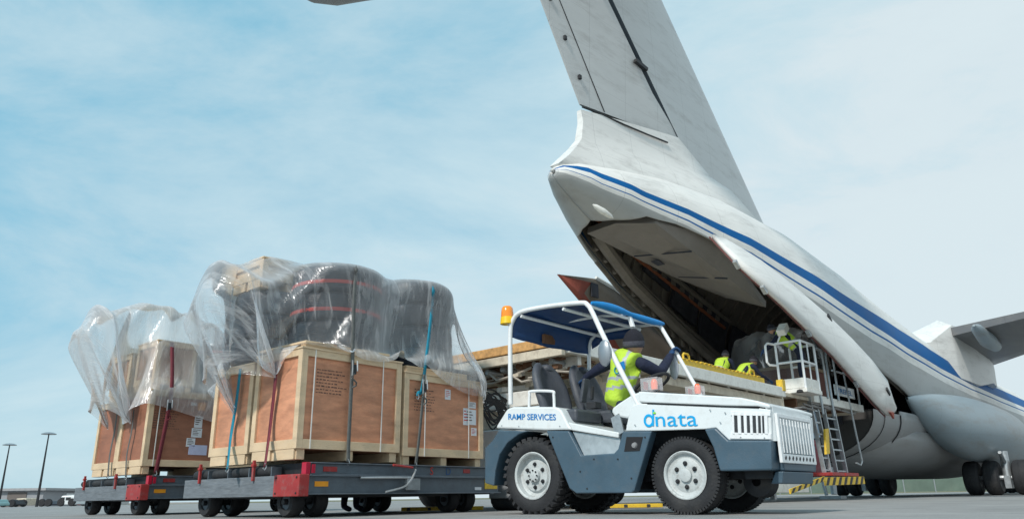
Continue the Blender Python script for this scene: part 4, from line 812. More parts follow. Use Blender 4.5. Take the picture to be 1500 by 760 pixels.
def worker(label, base, facing, lean, armdir, group, s=1.0, hat=True):
    """standing worker in plane coordinates turned to world: base (x,y,z) world"""
    b = np.array(base, float); f = np.array((math.cos(facing), math.sin(facing), 0)); r = np.array((f[1], -f[0], 0)); u = np.array((0, 0, 1.0))
    t = thing('person', label, 'person', b, 0, group); P = lambda a, c, z: s*(f*a+r*c+u*z)
    pl_ = P(-.12*lean, 0, .95); ws = P(.0, 0, 1.08); ch = P(.28*lean, 0, 1.08+.26); sh = P(.42*lean, 0, 1.08+.40-.08*lean); nk_ = P(.50*lean, 0, 1.08+.50-.12*lean); hd_ = P(.60*lean, 0, 1.08+.63-.16*lean)
    ch_ = [([(pl_, (.14, .12)), (ws, (.13, .11)), (ch, (.16, .12)), (sh, (.13, .10)), (nk_, .055), (hd_-u*.05, .05)], 0)]
    for sg in (1, -1):
        s1 = sh+r*.19*sg; e = s1+(f*armdir[0]+u*armdir[1])*.28; h_ = e+(f*armdir[2]+u*armdir[3])*.26
        ch_.append(([(sh, (.13, .10)), (s1, .062), (e, .046), (h_, .033)], 0)); ch_ += hand_chain(h_, f*armdir[2]+u*armdir[3], -u, -r*sg, .35, 1)
        k = P(-.02, .10*sg, .50); a_ = P(-.06, .11*sg, .09); ch_.append(([(pl_, (.14, .12)), (P(-.08*lean, .10*sg, .86), .088), (k, .062), (a_, .045), (a_+f*.16-u*.04, .036)], 0))
    skin_body('body', ch_, [navy, glove], t, 1); head(t, hd_, f*1.0+u*(-.3*lean), u+f*.3*lean, skin, knit, knitg, .95)
    v = skin_body('hi_vis_vest', [([(ws-u*.08, (.155, .14)), (ws, (.15, .13)), (ch, (.18, .14)), (sh, (.15, .12)), (nk_-u*.03, .07)], 0), ([(sh, (.15, .12)), (sh+r*.13, .085)], 0), ([(sh, (.15, .12)), (sh-r*.13, .085)], 0)], [hivis, reflect], t, 2)
    for p in v.data.polygons:
        q = (Vector(p.center)-Vector(tuple(ws))).dot(Vector(tuple((ch-ws)/np.linalg.norm(ch-ws))))
        if -.03 < q < .02 or .10 < q < .15: p.material_index = 1
    return t
def PW_(s, t, z): return T0+PX*s+SBD*t+np.array((0, 0, z))

# ------------------------------------------------------------------ dollies, crates, tyres
RD = np.array([math.cos(R_(50)), math.sin(R_(50)), 0]); BK = np.array([-RD[1], RD[0], 0])
class Fr:
    def __init__(s, o): s.o = np.array(o, float)
    def w(s, x, y, z): return s.o+RD*x+BK*y+np.array((0, 0, z))
    def py(s, px, py, yl): p = onplane(px, py, s.o+BK*yl, BK)-s.o; return np.array((p@RD, yl, p[2]))      # on plane y = yl
    def px(s, px, py, xl): p = onplane(px, py, s.o+RD*xl, RD)-s.o; return np.array((xl, p@BK, p[2]))      # on plane x = xl
D1 = Fr((-2.30, 8.0, 0)); _c = atY(207, 684, 11.3); D2 = Fr((_c[0], _c[1], 0))

def dolly(fr, label, num, letters):
    t = thing('cargo_dolly', label, 'dolly', fr.w(0, 0, 0), R_(50), 'flatbed cargo dollies in the train')
    m = MB(); m.box(.16, 3.05, -.04, .04, .43, .545); m.box(.16, 3.05, -.07, .04, .545, .558); m.box(.16, 3.05, -.07, .04, .425, .437)
    m.build('upper_rail', dgrey, t, bevel=.004)
    m = MB(); m.box(.08, 3.08, -.12, -.06, .235, .42); m.box(.08, 3.08, -.16, -.05, .412, .422); m.box(.08, 3.08, -.16, -.05, .228, .240); fr_ = m.build('front_beam', dgrey, t, bevel=.003)
    m = MB(); m.box(-.03, .05, .30, 2.24, .215, .425); m.build('side_plank', plank, t, bevel=.006)
    m = MB(); m.box(3.05, 3.13, .0, 2.24, .215, .425); m.build('side_plank', plank, t, bevel=.006)
    m = MB(); m.box(-.045, .08, -.165, .295, .212, .432); cb = m.build('corner_guard', redp, t, bevel=.008)
    for y_, z_q in ((-.12, .245), (-.12, .4), (.25, .245), (.25, .4)):
        b_ = MB(); b_.lathe([(.011, 0), (.011, -.006), (.001, -.008)], (-.0455, y_, z_q), 'x', 8); b_.build('bolt', black, cb)
    m = MB(); m.box(.12, 3.0, .045, 2.2, .36, .55); m.build('deck_frame', darkm, t)
    m = MB(); m.box(.10, .158, -.06, .02, .432, .555); m.build('corner_post', mat('crimson_reflector', (.45, .01, .04), .3), t, bevel=.005)
    for y0 in (.42, .86, 1.30, 1.74):
        m = MB(); m.lathe([(.001, 0), (.046, .004), (.052, .03), (.052, .33), (.046, .355), (.001, .36)], (.04, y0, .478), 'y', 16); m.build('roller', black, t, smooth=True)
        m = MB(); m.box(-.02, .10, y0-.035, y0-.02, .42, .52); m.build('roller_bracket', dgrey, t)
    for y0 in (.70, 1.86):
        m = MB(); m.box(-.06, -.03, y0-.015, y0+.015, .38, .60); m.box(-.07, -.025, y0-.025, y0+.025, .53, .56); m.build('stop_pin', redp, t, bevel=.005)
    m = MB(); m.box(.2, 2.7, .2, 2.1, .2, .36); m.build('undercarriage', darkm, t)
    for (x_, y_) in ((.29, .30), (2.65, .30), (.29, 1.98), (2.65, 1.98)):
        ax = MB(); ax.tube([(x_-.2, y_, .16), (x_+.3, y_, .16)], .03, 8); ax.box(x_+.05, x_+.13, y_-.05, y_+.05, .16, .4); ax.build('axle', darkm, t)
        for q in (-.1, .2):
            w = MB(); r = .165; w.lathe([(.02, -.05), (r*.5, -.055), (r*.55, -.075), (r*.88, -.078), (r*.98, -.055), (r, -.02), (r, .02), (r*.98, .055), (r*.88, .078), (r*.55, .075), (r*.5, .055), (.02, .05)], (x_+q, y_, r), 'x', 28, mis=[1]+[0]*9+[1])
            w.build('wheel', [black, dgrey], t, smooth=True, angle=40)
    m = MB(); m.obox((.26, -.124, .335), (.085, 0, 0), (0, .003, 0), (0, 0, .026)); m.build('reflector', orange, fr_)
    m = MB(); m.obox((.42, -.043, .49), (.09, 0, 0), (0, .004, 0), (0, 0, .026)); m.add([], []); m.build('red_patch', redp, fr_)
    m = MB(); m.obox((.185, -.074, .49), (.02, 0, 0), (0, .004, 0), (0, 0, .045)); m.build('red_patch', mat('crimson_reflector', (.45, .01, .04), .3), fr_)
    m = MB(); m.obox((2.93, -.124, .34), (.12, 0, 0), (0, .004, 0), (0, 0, .06)); m.build('yellow_patch', yellow, fr_)
    m = MB(); m.obox((2.55, -.044, .50), (.06, 0, 0), (0, .004, 0), (0, 0, .024)); m.build('red_patch', redp, fr_)
    m = MB(); m.obox((2.68, -.124, .285), (.06, 0, 0), (0, .003, 0), (0, 0, .018)); m.build('paper_tag', paper, fr_)
    m = MB(); m.tube([(1.20, -.17, .545), (1.42, -.17, .528), (1.5, -.17, .52)], .014, 6); m.build('brake_lever', redp, t, smooth=True)
    m = MB(); m.tube(smooth_path([(1.55, -.17, .5), (1.5, -.18, .42), (1.45, -.18, .36), (1.35, -.18, .30), (1.1, -.17, .25)], 4), .012, 6); m.box(1.42, 1.62, -.175, -.125, .27, .40); m.tube([(.75, -.15, .40), (1.5, -.16, .41)], .014, 6); m.build('brake_linkage', galv, t, smooth=True, angle=30)
    if letters:
        text_mesh('stencil_letter', 'S', .13, redink, fr_, (1.90, -.0445, .45), (1, 0, 0), (0, 0, 1), extrude=.001)
        text_mesh('stencil_letter', 'D', .13, mat('blue_ink', (.03, .09, .22), .6), fr_, (2.17, -.0445, .45), (1, 0, 0), (0, 0, 1), extrude=.001)
    return t
dl1 = dolly(D1, 'nearer grey cargo dolly with red corner guard, right behind the tractor', 1, True)
dl2 = dolly(D2, 'farther grey cargo dolly, last in the train at the far left', 2, False)
tb = MB(); tb.tube([(0, 0, 0), (1.6, 0, -.02)], .04, 8); tb.box(-.1, .1, -.3, .3, -.05, .05)

def crate(fr, x0, x1, y0, y1, z0, z1, label, pm_=None, marks=(), bands=(), midpost=False, text_at=None, group='plywood freight crates on the dollies'):
    t = thing('wooden_crate', label, 'crate', fr.w((x0+x1)/2, (y0+y1)/2, z0), R_(50), group); cx, cy = (x0+x1)/2, (y0+y1)/2
    X0, X1, Y0, Y1 = x0-cx, x1-cx, y0-cy, y1-cy; H = z1-z0; b = .078; e = .028; zs = .11
    MB().box(X0+e, X1-e, Y0+e, Y1-e, zs, H-.02).build('plywood_box', pm_ or ply, t)
    m = MB()
    for y in (Y0, Y1-e):      # front and back faces
        m.box(X0+b, X1-b, y, y+e, zs, zs+b+.02); m.box(X0+b, X1-b, y, y+e, H-b, H)
        for x in (X0+e, X1-b): m.box(x, x+b-e, y, y+e, zs, H)
        if midpost: m.box(-b/2, b/2, y+.001, y+e-.001, zs+b+.02, H-b)
    for x in (X0, X1-e):
        m.box(x, x+e, Y0+b, Y1-b, zs, zs+b+.02); m.box(x, x+e, Y0+b, Y1-b, H-b, H)
        for y in (Y0, Y1-b): m.box(x, x+e, y, y+b, zs, H)
    m.build('lumber_frame', lumber, t, bevel=.003)
    MB().box(X0-.01, X1+.01, Y0-.01, Y1+.01, H, H+.02).build('lid', lumber, t, bevel=.003)
    for k in (0, .5, 1): x = X0+.03+(X1-X0-.16)*k; MB().box(x, x+.10, Y0+.03, Y1-.03, .0, zs-.002).build('skid', lumber, t, bevel=.003)
    for k in (0.02, .56): yk = Y0+.02+(Y1-Y0-.5)*k; MB().box(X0+.005, X0+.028, Y0+.03+(Y1-Y0-.08)*k, Y0+.03+(Y1-Y0-.08)*k+(Y1-Y0)*.40, .0, zs-.002).build('skid', lumber, t, bevel=.003)
    for x in bands: MB().box(x-cx-.006, x-cx+.006, Y0-.006, Y0-.001, zs, H).build('banding', whiteband, t)
    for (kind, x, z, w, h) in marks:
        q = {'paper': paper, 'lilac': lilac, 'orange': orange, 'red': redink}[kind]
        lb_ = MB().box(x-cx-w/2, x-cx+w/2, Y0+e-.005-(.028 if kind != 'red' else 0)*0, Y0+e-.001, z-z0-h/2, z-z0+h/2).build('shipping_label', q, t)
        if kind == 'paper' and h > .05:
            mm = MB()
            for r in range(4): mm.box(x-cx-w*.38, x-cx+w*random.uniform(.0, .38), Y0+e-.007, Y0+e-.0055, z-z0+h*(.3-.18*r), z-z0+h*(.36-.18*r))
            mm.build('print', redink if w < .12 else ink, lb_)
    if text_at:
        x, z = text_at
        for r in range(8):
            mm = MB(); xx = x
            while xx < x+.36+random.uniform(-.12, .05):
                wd_ = random.uniform(.012, .04); mm.box(xx-cx, xx-cx+wd_, Y0+e-.003, Y0+e-.0008, z-z0-r*.036, z-z0-r*.036+random.uniform(.007, .013)); xx += wd_+random.uniform(.008, .02)
            mm.build('stencil_line', ink, t)
    return t
crate(D1, 0, 1.44, 0, .90, .585, 1.76, 'plywood crate with printed text, at the near corner of the front dolly', bands=(.17, .62+.52), text_at=(.22, 1.55))
crate(D1, 1.49, 2.92, 0, .90, .555, 1.66, 'plywood crate with paper labels, on the end of the front dolly beside the tractor', marks=(('paper', 2.26, 1.46, .10, .13), ('paper', 2.70, 1.20, .20, .20), ('paper', 2.60, 1.2, .09, .22), ('paper', 2.76, 1.01, .10, .10), ('paper', 2.72, 1.36, .15, .08)), bands=(1.84, 2.63), text_at=(1.68, 1.47))
crate(D1, 0.0, 1.44, .95, 1.80, .57, 1.70, 'plywood crate behind the near corner crate, on the left side of the front dolly')
crate(D1, 1.49, 2.92, .95, 1.80, .57, 1.66, 'plywood crate hidden behind the labelled crate, on the far side of the front dolly')
crate(D2, 0, 1.95, 0, .92, .58, 1.80, 'dark plywood crate with lilac and red labels, front of the rear dolly', plyd, marks=(('orange', .84, 1.62, .12, .12), ('paper', .70, 1.65, .1, .05), ('paper', .81, 1.38, .13, .18), ('paper', .80, 1.21, .17, .14), ('paper', .72, 1.06, .14, .13), ('lilac', .85, .95, .30, .15)), bands=(.16,), text_at=(.10, 1.50))
crate(D2, 0.02, 1.4, .97, 1.85, .58, 1.72, 'plywood crate behind the dark crate, on the left side of the rear dolly', plyd)

def tyre(fr, x, y, z, R, H, label, red=(), group='wrapped tyres stacked on the dollies', tilt=0):
    t = thing('wrapped_tyre', label, 'tyre', fr.w(x, y, z), R_(50)+random.uniform(0, 6), group)
    m = MB(); pr = []
    n = 14
    prof_ = [(R*.55, H*.1), (R*.62, 0), (R*.90, 0), (R*.965, H*.05), (R*.992, H*.14), (R, H*.3), (R, H*.7), (R*.992, H*.86), (R*.965, H*.95), (R*.90, H), (R*.62, H), (R*.55, H*.9), (R*.55, H*.1)]
    rows = []
    for r, h in prof_:
        row = []
        for k in range(72):
            a = 2*math.pi*k/72; q = noise.noise(Vector((math.cos(a)*3+x*7, math.sin(a)*3, h*9+z*5))); rr = r*(1+.012*q+.010*math.sin(k*math.pi/1.5)*(1 if r > R*.9 else 0)); row.append((rr*math.cos(a), rr*math.sin(a), h+.01*q))
        rows.append(row)
    m.grid(rows, closed_v=True); m.build('tyre_body', tyrewrap, t, smooth=True, angle=60)
    for h in red: MB().lathe([(R*1.008, h*H-.022), (R*1.016, h*H), (R*1.008, h*H+.022)], (0, 0, 0), 'z', 64).build('red_band', mat('dull_red_band', (.45, .04, .03), .5), t, smooth=True)
    return t
def pallet(fr, x0, x1, y0, y1, z, label):
    t = thing('wooden_pallet', label, 'pallet', fr.w((x0+x1)/2, (y0+y1)/2, z), R_(50), 'pallets under the wrapped tyres'); w, d = (x1-x0)/2, (y1-y0)/2
    MB().box(-w, w, -d, d, .05, .075).build('deck_board', lumber, t, bevel=.003)
    for k in (-1, 0, 1): MB().box(-w, w, k*(d-.05)-.05, k*(d-.05)+.05, 0, .048).build('stringer', lumber, t, bevel=.003)
ZC = 1.80
pallet(D1, .10, 1.32, .10, 1.2, ZC, 'thin wooden pallet under the tall front tyre stack on the front dolly')
pallet(D1, 1.6, 2.7, .10, 1.2, ZC-.10, 'thin wooden pallet under the right tyre stack on the front dolly')
a = D1.py(422, 440, .72); b = D1.py(550, 440, .72); xA = (a[0]+b[0])/2; RA = (b[0]-a[0])/2*.83; zA = D1.py(485, 380, .66-RA*.9)[2]
hA = (zA-ZC-.08)/3
for k, nm in enumerate(('bottom', 'middle', 'top')): tyre(D1, xA, .66, ZC+.08+k*hA, RA, hA*.985, '%s wrapped tyre of the tall front stack with red bands on the nearer dolly' % nm, red=(() if k == 0 else (.35,)))
a = D1.py(552, 440, .8); b = D1.py(652, 440, .8); xB = (a[0]+b[0])/2; RB = (b[0]-a[0])/2*.78; zB = D1.py(605, 406, .74-RB*.9)[2]; hB = (zB-ZC+.02)/4
for k, nm in enumerate(('lowest', 'second from the bottom', 'third from the bottom', 'topmost')): tyre(D1, xB+.02*math.sin(k*2), .74, ZC-.02+k*hB, RB*(1.06 if k == 0 else 1), hB*.985, '%s wrapped tyre in the right stack of four beside the tractor' % nm)
tyre(D1, 2.72, .5, ZC-.12, .30, .18, 'small wrapped tyre lying low at the right end of the front dolly')
a = D1.py(362, 450, 1.45); b = D1.py(425, 450, 1.45)
for k, nm in enumerate(('bottom', 'middle', 'top')): tyre(D1, .42, 1.38, 1.75+k*.30, .44, .295, '%s wrapped tyre of the dim stack behind, at the left of the front dolly' % nm)
crate(D1, .02, .86, 1.0, 1.7, 2.66, 3.02, 'shallow pale wooden crate on top of the dim tyre stack under plastic', lumber, group='small crates loaded on top')
zz2 = 1.84
crate(D2, .12, .78, .25, .95, zz2, 2.62, 'small upright wooden crate under plastic on the rear dolly', mat('pale_plywood', (.42, .24, .14), .6), group='small crates loaded on top')
crate(D2, .08, .75, 1.05, 1.75, 1.76, 2.50, 'small square wooden crate further back under plastic on the rear dolly', mat('pale_plywood', (.42, .24, .14), .6), group='small crates loaded on top')
for k, nm in enumerate(('lower', 'middle', 'upper')): tyre(D2, 1.40, .72, zz2+k*.29, .45, .285, '%s wrapped tyre of the stack on the rear dolly' % nm, red=((.6,) if k == 2 else ()))

# ------------------------------------------------------------------ straps
def strap(name, label, fr, pts, w, m_, nrm=(0, -1, 0), ratchet=None, group='cargo lashing straps', cloth_m=None):
    P = smooth_path(pts, 5); nv = np.array(nrm, float); o_ = np.array(pts[-1], float)
    t = thing(name, label, 'strap', fr.w(*o_), R_(50), group); rows = []
    for i, p in enumerate(P):
        d = P[min(i+1, len(P)-1)]-P[max(i-1, 0)]; s_ = np.cross(d, nv); s_ /= np.linalg.norm(s_)+1e-9; rows.append([p-o_-s_*w/2, p-o_+s_*w/2])
    m = MB(); m.grid(rows); m.build('webbing', m_, t, solid=.005, smooth=True)
    if ratchet is not None:
        c = np.array(ratchet, float)-o_; n_ = nv/np.linalg.norm(nv); sd_ = np.cross(n_, (0, 0, 1)); m = MB()
        m.obox(c+n_*.02, sd_*.028, n_*.016, (0, 0, .055)); rt = m.build('ratchet_body', darkm, t, bevel=.004)
        m = MB(); m.tube([c+n_*.03+sd_*.035+(0, 0, .10), c+n_*.045+sd_*.04+(0, 0, 0), c+n_*.03+sd_*.03+(0, 0, -.11)], .009, 6); m.tube([c+n_*.03-sd_*.035+(0, 0, .10), c+n_*.04-sd_*.035+(0, 0, -.02)], .009, 6); m.build('ratchet_handle', galv, rt, smooth=True)
        m = MB(); m.tube([c+n_*.03+np.array((0, 0, -.05))]+[c+n_*(.03+.02*math.sin(k))+sd_*(.05*math.sin(k*1.3))+np.array((0, 0, -.06-.03*k)) for k in range(1, 6)], .010, 6); m.build('strap_tail', m_, t, smooth=True)
    m = MB(); h = np.array((0, 0, 0.)); m.tube([h+(0, 0, .03), h+np.array((.02, 0, -.01)), h+np.array((0, 0, -.04)), h+np.array((-.02, 0, -.02))], .007, 6); m.build('hook', galv, t, smooth=True)
f = lambda x, y, q=-.035: D1.py(x, y, q)
strap('ratchet_strap', 'grey ratchet strap over the tall front tyre stack and down the corner crate', D1, [f(523, 391, .66-RA*.95), f(522, 396, .66-RA-.04), f(521, 405, .11), f(519, 430, .03), f(517, 500, -.03), f(516, 540), f(511, 640), f(510, 676)], .048, greyweb, ratchet=f(517, 541, -.03))
strap('ratchet_strap', 'bright teal ratchet strap hanging down the right tyre stack to the labelled crate', D1, [f(635, 420, .74-RB*.95), f(635, 426, .74-RB-.04), f(633, 450, .25), f(625, 520, .02), f(618, 570), f(613, 575), f(612, 580)], .05, tealweb)
strap('ratchet_strap', 'grey lower strap with ratchet under the teal strap on the labelled crate', D1, [f(621, 548), f(620, 575), f(614, 640), f(609, 680)], .042, greyweb, ratchet=f(620, 568, -.03))
g_ = lambda x, y, q=-.03: D1.px(x, y, q)
strap('lashing_strap', 'maroon lashing strap down the left side of the near corner crate', D1, [g_(405, 530), g_(403, 560), g_(395, 630), g_(388, 682, -.2)], .055, maroon, nrm=(-1, 0, 0))
strap('lashing_strap', 'blue and grey lashing strap at the back of the front dolly left side', D1, [g_(352, 540), g_(346, 590), g_(338, 640), g_(333, 686, -.2)], .055, tealweb, nrm=(-1, 0, 0))
f2 = lambda x, y, q=-.035: D2.py(x, y, q)
strap('lashing_strap', 'maroon lashing strap down the labelled dark crate on the rear dolly', D2, [f2(252, 500, .25), f2(252, 560, .02), f2(247, 600), f2(237, 650), f2(228, 692)], .06, maroon, ratchet=f2(247, 595, -.03))
g2 = lambda x, y, q=-.03: D2.px(x, y, q)
strap('lashing_strap', 'dark strap with teal knot at the rear end of the rear dolly', D2, [g2(172, 600), g2(168, 630), g2(161, 665), g2(158, 696)], .045, greyweb, nrm=(-1, 0, 0))
strap('lashing_strap', 'thin dark strap down the middle of the rear dolly left side', D2, [g2(196, 600), g2(193, 630), g2(186, 665), g2(184, 698)], .035, greyweb, nrm=(-1, 0, 0))

# ------------------------------------------------------------------ plastic sheets, settled with a small cloth solver
def solve_sheet(x0, x1, y0, y1, z0, nx, ny, boxes, cyls, pins, wind, steps=240, seed=1, grav=-5.0, ceil=None):
    rng = np.random.default_rng(seed)
    X, Y = np.meshgrid(np.linspace(x0, x1, nx), np.linspace(y0, y1, ny), indexing='ij')
    p = np.stack([X, Y, np.full_like(X, z0)+.012*rng.standard_normal(X.shape)], -1).reshape(-1, 3); p0 = p.copy(); v = np.zeros_like(p)
    I = np.arange(nx*ny).reshape(nx, ny); B = []
    def batch(a, b, k): a = a.ravel(); b = b.ravel(); B.append((a, b, np.linalg.norm((p0[a]-p0[b])[:, :2], axis=1), k))
    for o_ in (0, 1):
        batch(I[o_:-1:2], I[o_+1::2][:I[o_:-1:2].shape[0]], 1.0); batch(I[:, o_:-1:2], I[:, o_+1::2][:, :I[:, o_:-1:2].shape[1]], 1.0)
    for o_ in (0, 1):
        a = I[o_:-1:2, :-1]; b = I[o_+1::2, 1:][:a.shape[0]]; 
        for q in (0, 1): batch(a[:, q::2], b[:, q::2], .35)
        a = I[o_:-1:2, 1:]; b = I[o_+1::2, :-1][:a.shape[0]]
        for q in (0, 1): batch(a[:, q::2], b[:, q::2], .35)
    for o_ in (0, 1, 2, 3):
        a = I[o_:-2:4]; b = I[o_+2::4][:a.shape[0]]; batch(a, b, .16); a = I[:, o_:-2:4]; b = I[:, o_+2::4][:, :a.shape[1]]; batch(a, b, .16)
    pid = np.concatenate([q[0](I).ravel() for q in pins]) if pins else np.array([], int)
    ptg = np.concatenate([np.array(q[1])[None, :]+np.stack([rng.uniform(-q[2], q[2], n_:=q[0](I).size), rng.uniform(-q[2], q[2], n_), np.linspace(-q[2], q[2], n_)*1.2], -1) for q in pins]) if pins else None
    w = np.ones(nx*ny); w[pid] = 0; dt = .03; wd = np.array(wind, float)
    def collide(p):
        for (ax, bx, ay, by, az, bz) in boxes:
            e = .035; m_ = (p[:, 0] > ax-e) & (p[:, 0] < bx+e) & (p[:, 1] > ay-e) & (p[:, 1] < by+e) & (p[:, 2] < bz+e) & (p[:, 2] > az)
            if m_.any():
                q = p[m_]; d = np.stack([q[:, 0]-ax+e, bx+e-q[:, 0], q[:, 1]-ay+e, by+e-q[:, 1], bz+e-q[:, 2]], 1); k = d.argmin(1)
                q[k == 0, 0] = ax-e; q[k == 1, 0] = bx+e; q[k == 2, 1] = ay-e; q[k == 3, 1] = by+e; q[k == 4, 2] = bz+e; p[m_] = q
        for (cx, cy, r, az, bz) in cyls:
            dx = p[:, 0]-cx; dy = p[:, 1]-cy; dr = np.sqrt(dx*dx+dy*dy)+1e-6; r2 = r+.04; m_ = (dr < r2) & (p[:, 2] < bz+.04) & (p[:, 2] > az)
            if m_.any():
                side = (r2-dr) < (bz+.04-p[:, 2]); a = m_ & side; p[a, 0] = cx+dx[a]/dr[a]*r2; p[a, 1] = cy+dy[a]/dr[a]*r2; a = m_ & ~side; p[a, 2] = bz+.04
        p[:, 2] = np.maximum(p[:, 2], .5)
    G = np.array((0, 0, grav))
    for st in range(steps):
        ph = st*.09; P3 = p.reshape(nx, ny, 3)
        nrm = np.cross(np.gradient(P3, axis=0), np.gradient(P3, axis=1)).reshape(-1, 3); nrm /= np.linalg.norm(nrm, axis=1)[:, None]+1e-9
        gust = 1+.5*np.sin(p0[:, 0]*3+ph)*np.cos(p0[:, 1]*2.3-ph*.7)
        fw = nrm*((nrm@wd)*gust)[:, None]*1.0
        v += dt*(G+fw)*w[:, None]; v *= .955; q = p+v*dt; al = min(1, st/(steps*.45)); al = al*al*(3-2*al)
        if len(pid): q[pid] = p0[pid]*(1-al)+ptg*al
        for it in range(14):
            for a, b, L0, k in B:
                d = q[b]-q[a]; l = np.linalg.norm(d, axis=1)+1e-9; wa = w[a]; wb = w[b]; ws_ = wa+wb; ws_[ws_ == 0] = 1; c = ((l-L0)/l/ws_*k)[:, None]*d; q[a] += c*wa[:, None]; q[b] -= c*wb[:, None]
            if it % 4 == 3: collide(q); q[pid] = p0[pid]*(1-al)+ptg*al if len(pid) else q[pid]
        collide(q); v = (q-p)/dt; sp__ = np.linalg.norm(v, axis=1); v *= np.minimum(1, 6/(sp__+1e-6))[:, None]; p = q
    P3 = p.reshape(nx, ny, 3).copy()
    for _ in range(3): P3[1:-1, 1:-1] = .5*P3[1:-1, 1:-1]+.125*(P3[2:, 1:-1]+P3[:-2, 1:-1]+P3[1:-1, 2:]+P3[1:-1, :-2])
    return P3, (X-x0), (Y-y0)
def sheet(name, label, fr, args, kw, sm=None):
    P, U, V = solve_sheet(*args, **kw); nx, ny = U.shape
    c = np.array((P[..., 0].mean(), P[..., 1].mean(), 1.7)); me = bpy.data.meshes.new(name)
    vs = (P-c).reshape(-1, 3); I = np.arange(nx*ny).reshape(nx, ny); F_ = np.stack([I[:-1, :-1], I[1:, :-1], I[1:, 1:], I[:-1, 1:]], -1).reshape(-1, 4)
    me.from_pydata(vs.tolist(), [], F_.tolist()); uv = me.uv_layers.new(name='UVMap'); uvs = np.stack([U.ravel(), V.ravel()], -1)/2.0
    li = np.zeros(len(me.loops), int); me.loops.foreach_get('vertex_index', li); uv.data.foreach_set('uv', uvs[li].ravel())
    me.materials.append(sm or sheet_m); me.polygons.foreach_set('use_smooth', [True]*len(me.polygons)); me.update()
    o = bpy.data.objects.new(name, me); COL.objects.link(o); o.location = tuple(fr.w(*c)); o.rotation_euler = (0, 0, R_(50)); q = o.modifiers.new('sub', 'SUBSURF'); q.levels = 1; q.render_levels = 1
    tag(o, label, 'plastic sheet', 'plastic sheets over the dolly loads'); return o, P, c
K1 = D1.px(403, 550, -.05); K2 = D1.px(342, 602, -.06); K3 = D1.py(708, 585, -.05); K4 = D1.py(517, 512, -.05); K5 = D1.py(622, 535, -.05)
wl = lambda wx, wy, wz: (RD[0]*wx+RD[1]*wy, BK[0]*wx+BK[1]*wy, wz)
def gi(rng_, n):      # grid helper: coordinate -> index
    return lambda q: int(round((q-rng_[0])/(rng_[1]-rng_[0])*(n-1)))
def hold(ix, iy, x, y, tgt, wx=2, wy=2):      # a small patch kept at a place
    return (lambda I, a=ix(x), b=iy(y): I[a-wx:a+wx+1, b-wy:b+wy+1]), tgt, .0
def line_pin(ix, iy, pts):
    """short rows of grid points [(x, y, target)]"""
    return [((lambda I, a=ix(x), b=iy(y): I[a:a+1, b:b+1]), t, 0.0) for x, y, t in pts]
XR, YR, NX, NY = (-1.85, 3.75), (-1.05, 2.75), 100, 72; ix, iy = gi(XR, NX), gi(YR, NY)
bx1 = [(0, 2.95, 0, 1.82, .5, 1.80), (.02, .86, 1.0, 1.7, 2.6, 3.05)]
cy1 = [(xA, .66, RA, 1.7, zA), (xB, .74, RB, 1.6, zB), (.42, 1.38, .44, 1.7, 2.66)]
def tri(a, b, xe=False, ye=False):
    def f_(I):
        J = I[::-1] if xe else I; J = J[:, ::-1] if ye else J; return np.concatenate([J[i, :max(1, int(round(a*(1-i/b))))] for i in range(b)])
    return f_
cor = tri
cor2 = lambda a, b: tri(a, b, xe=True)
pins1 = [(cor(iy(.35), ix(-.35)), K1, .02), (tri(NY-iy(1.7), 26, ye=True), K2, .03), (cor2(iy(-.45), 12), K3, .04),
         (lambda I: I[ix(.52):ix(.74), 0], K4, .02), (lambda I: I[ix(2.0):ix(2.2), 0], K5, .02)]
pins1 += line_pin(ix, iy, [(xA, .66, (xA, .66, zA+.045)), (xA+.3, .5, (xA+.3, .5, zA+.045)), (xB, .74, (xB, .74, zB+.045)), (xB+.2, .5, (xB+.2, .5, zB+.045)), (.45, 1.35, (.45, 1.35, 3.08))])
pins1 += line_pin(ix, iy, [(-.62, y, (-.58+.05*math.sin(y*5), y, z)) for y, z in ((.35, 2.62), (.6, 2.76), (.85, 2.86), (1.1, 2.86), (1.35, 2.72), (1.6, 2.55))])
pins1 += line_pin(ix, iy, [(-1.0, y, (-.72+.05*math.sin(y*5), y+.05, z)) for y, z in ((.7, 2.35), (1.0, 2.42), (1.3, 2.40), (1.6, 2.25))])
sheet('plastic_sheet', 'large clear plastic sheet billowing over the tyres on the front dolly', D1, (*XR, *YR, 3.25, NX, NY, bx1, cy1, pins1), dict(wind=wl(-4.0, 1.0, 1.0), seed=3))
L1 = D2.px(158, 625, -.06); L2 = D2.px(191, 618, -.06); L3 = D2.py(316, 578, -.05)
XR, YR, NX, NY = (-2.25, 2.9), (-1.2, 2.6), 92, 70; ix, iy = gi(XR, NX), gi(YR, NY)
bx2 = [(0, 1.98, 0, 1.86, .5, 1.84), (.12, .78, .25, .95, 1.8, 2.65), (.08, .75, 1.05, 1.75, 1.7, 2.55)]; cy2 = [(1.40, .72, .45, 1.8, 2.73)]
pins2 = [(cor(iy(.3), ix(-.6)), L2, .02), (tri(NY-iy(1.45), 30, ye=True), L1, .03), (cor2(iy(-.5), 14), L3, .04)]
pins2 += line_pin(ix, iy, [(.05, .5, (0, .5, 3.27)), (.05, .8, (0, .8, 3.34)), (.05, 1.1, (-.02, 1.1, 3.34)), (.45, .5, (.42, .5, 3.30)), (.45, .9, (.42, .9, 3.36)), (.9, .5, (.8, .5, 3.30)), (.9, .9, (.8, .9, 3.36)), (1.4, .7, (1.2, .7, 3.22))])
pins2 += line_pin(ix, iy, [(-.7, y, (-.66+.04*math.sin(y*6), y, z)) for y, z in ((.3, 3.0), (.55, 3.12), (.8, 3.20), (1.05, 3.18), (1.3, 3.10), (1.6, 2.9))])
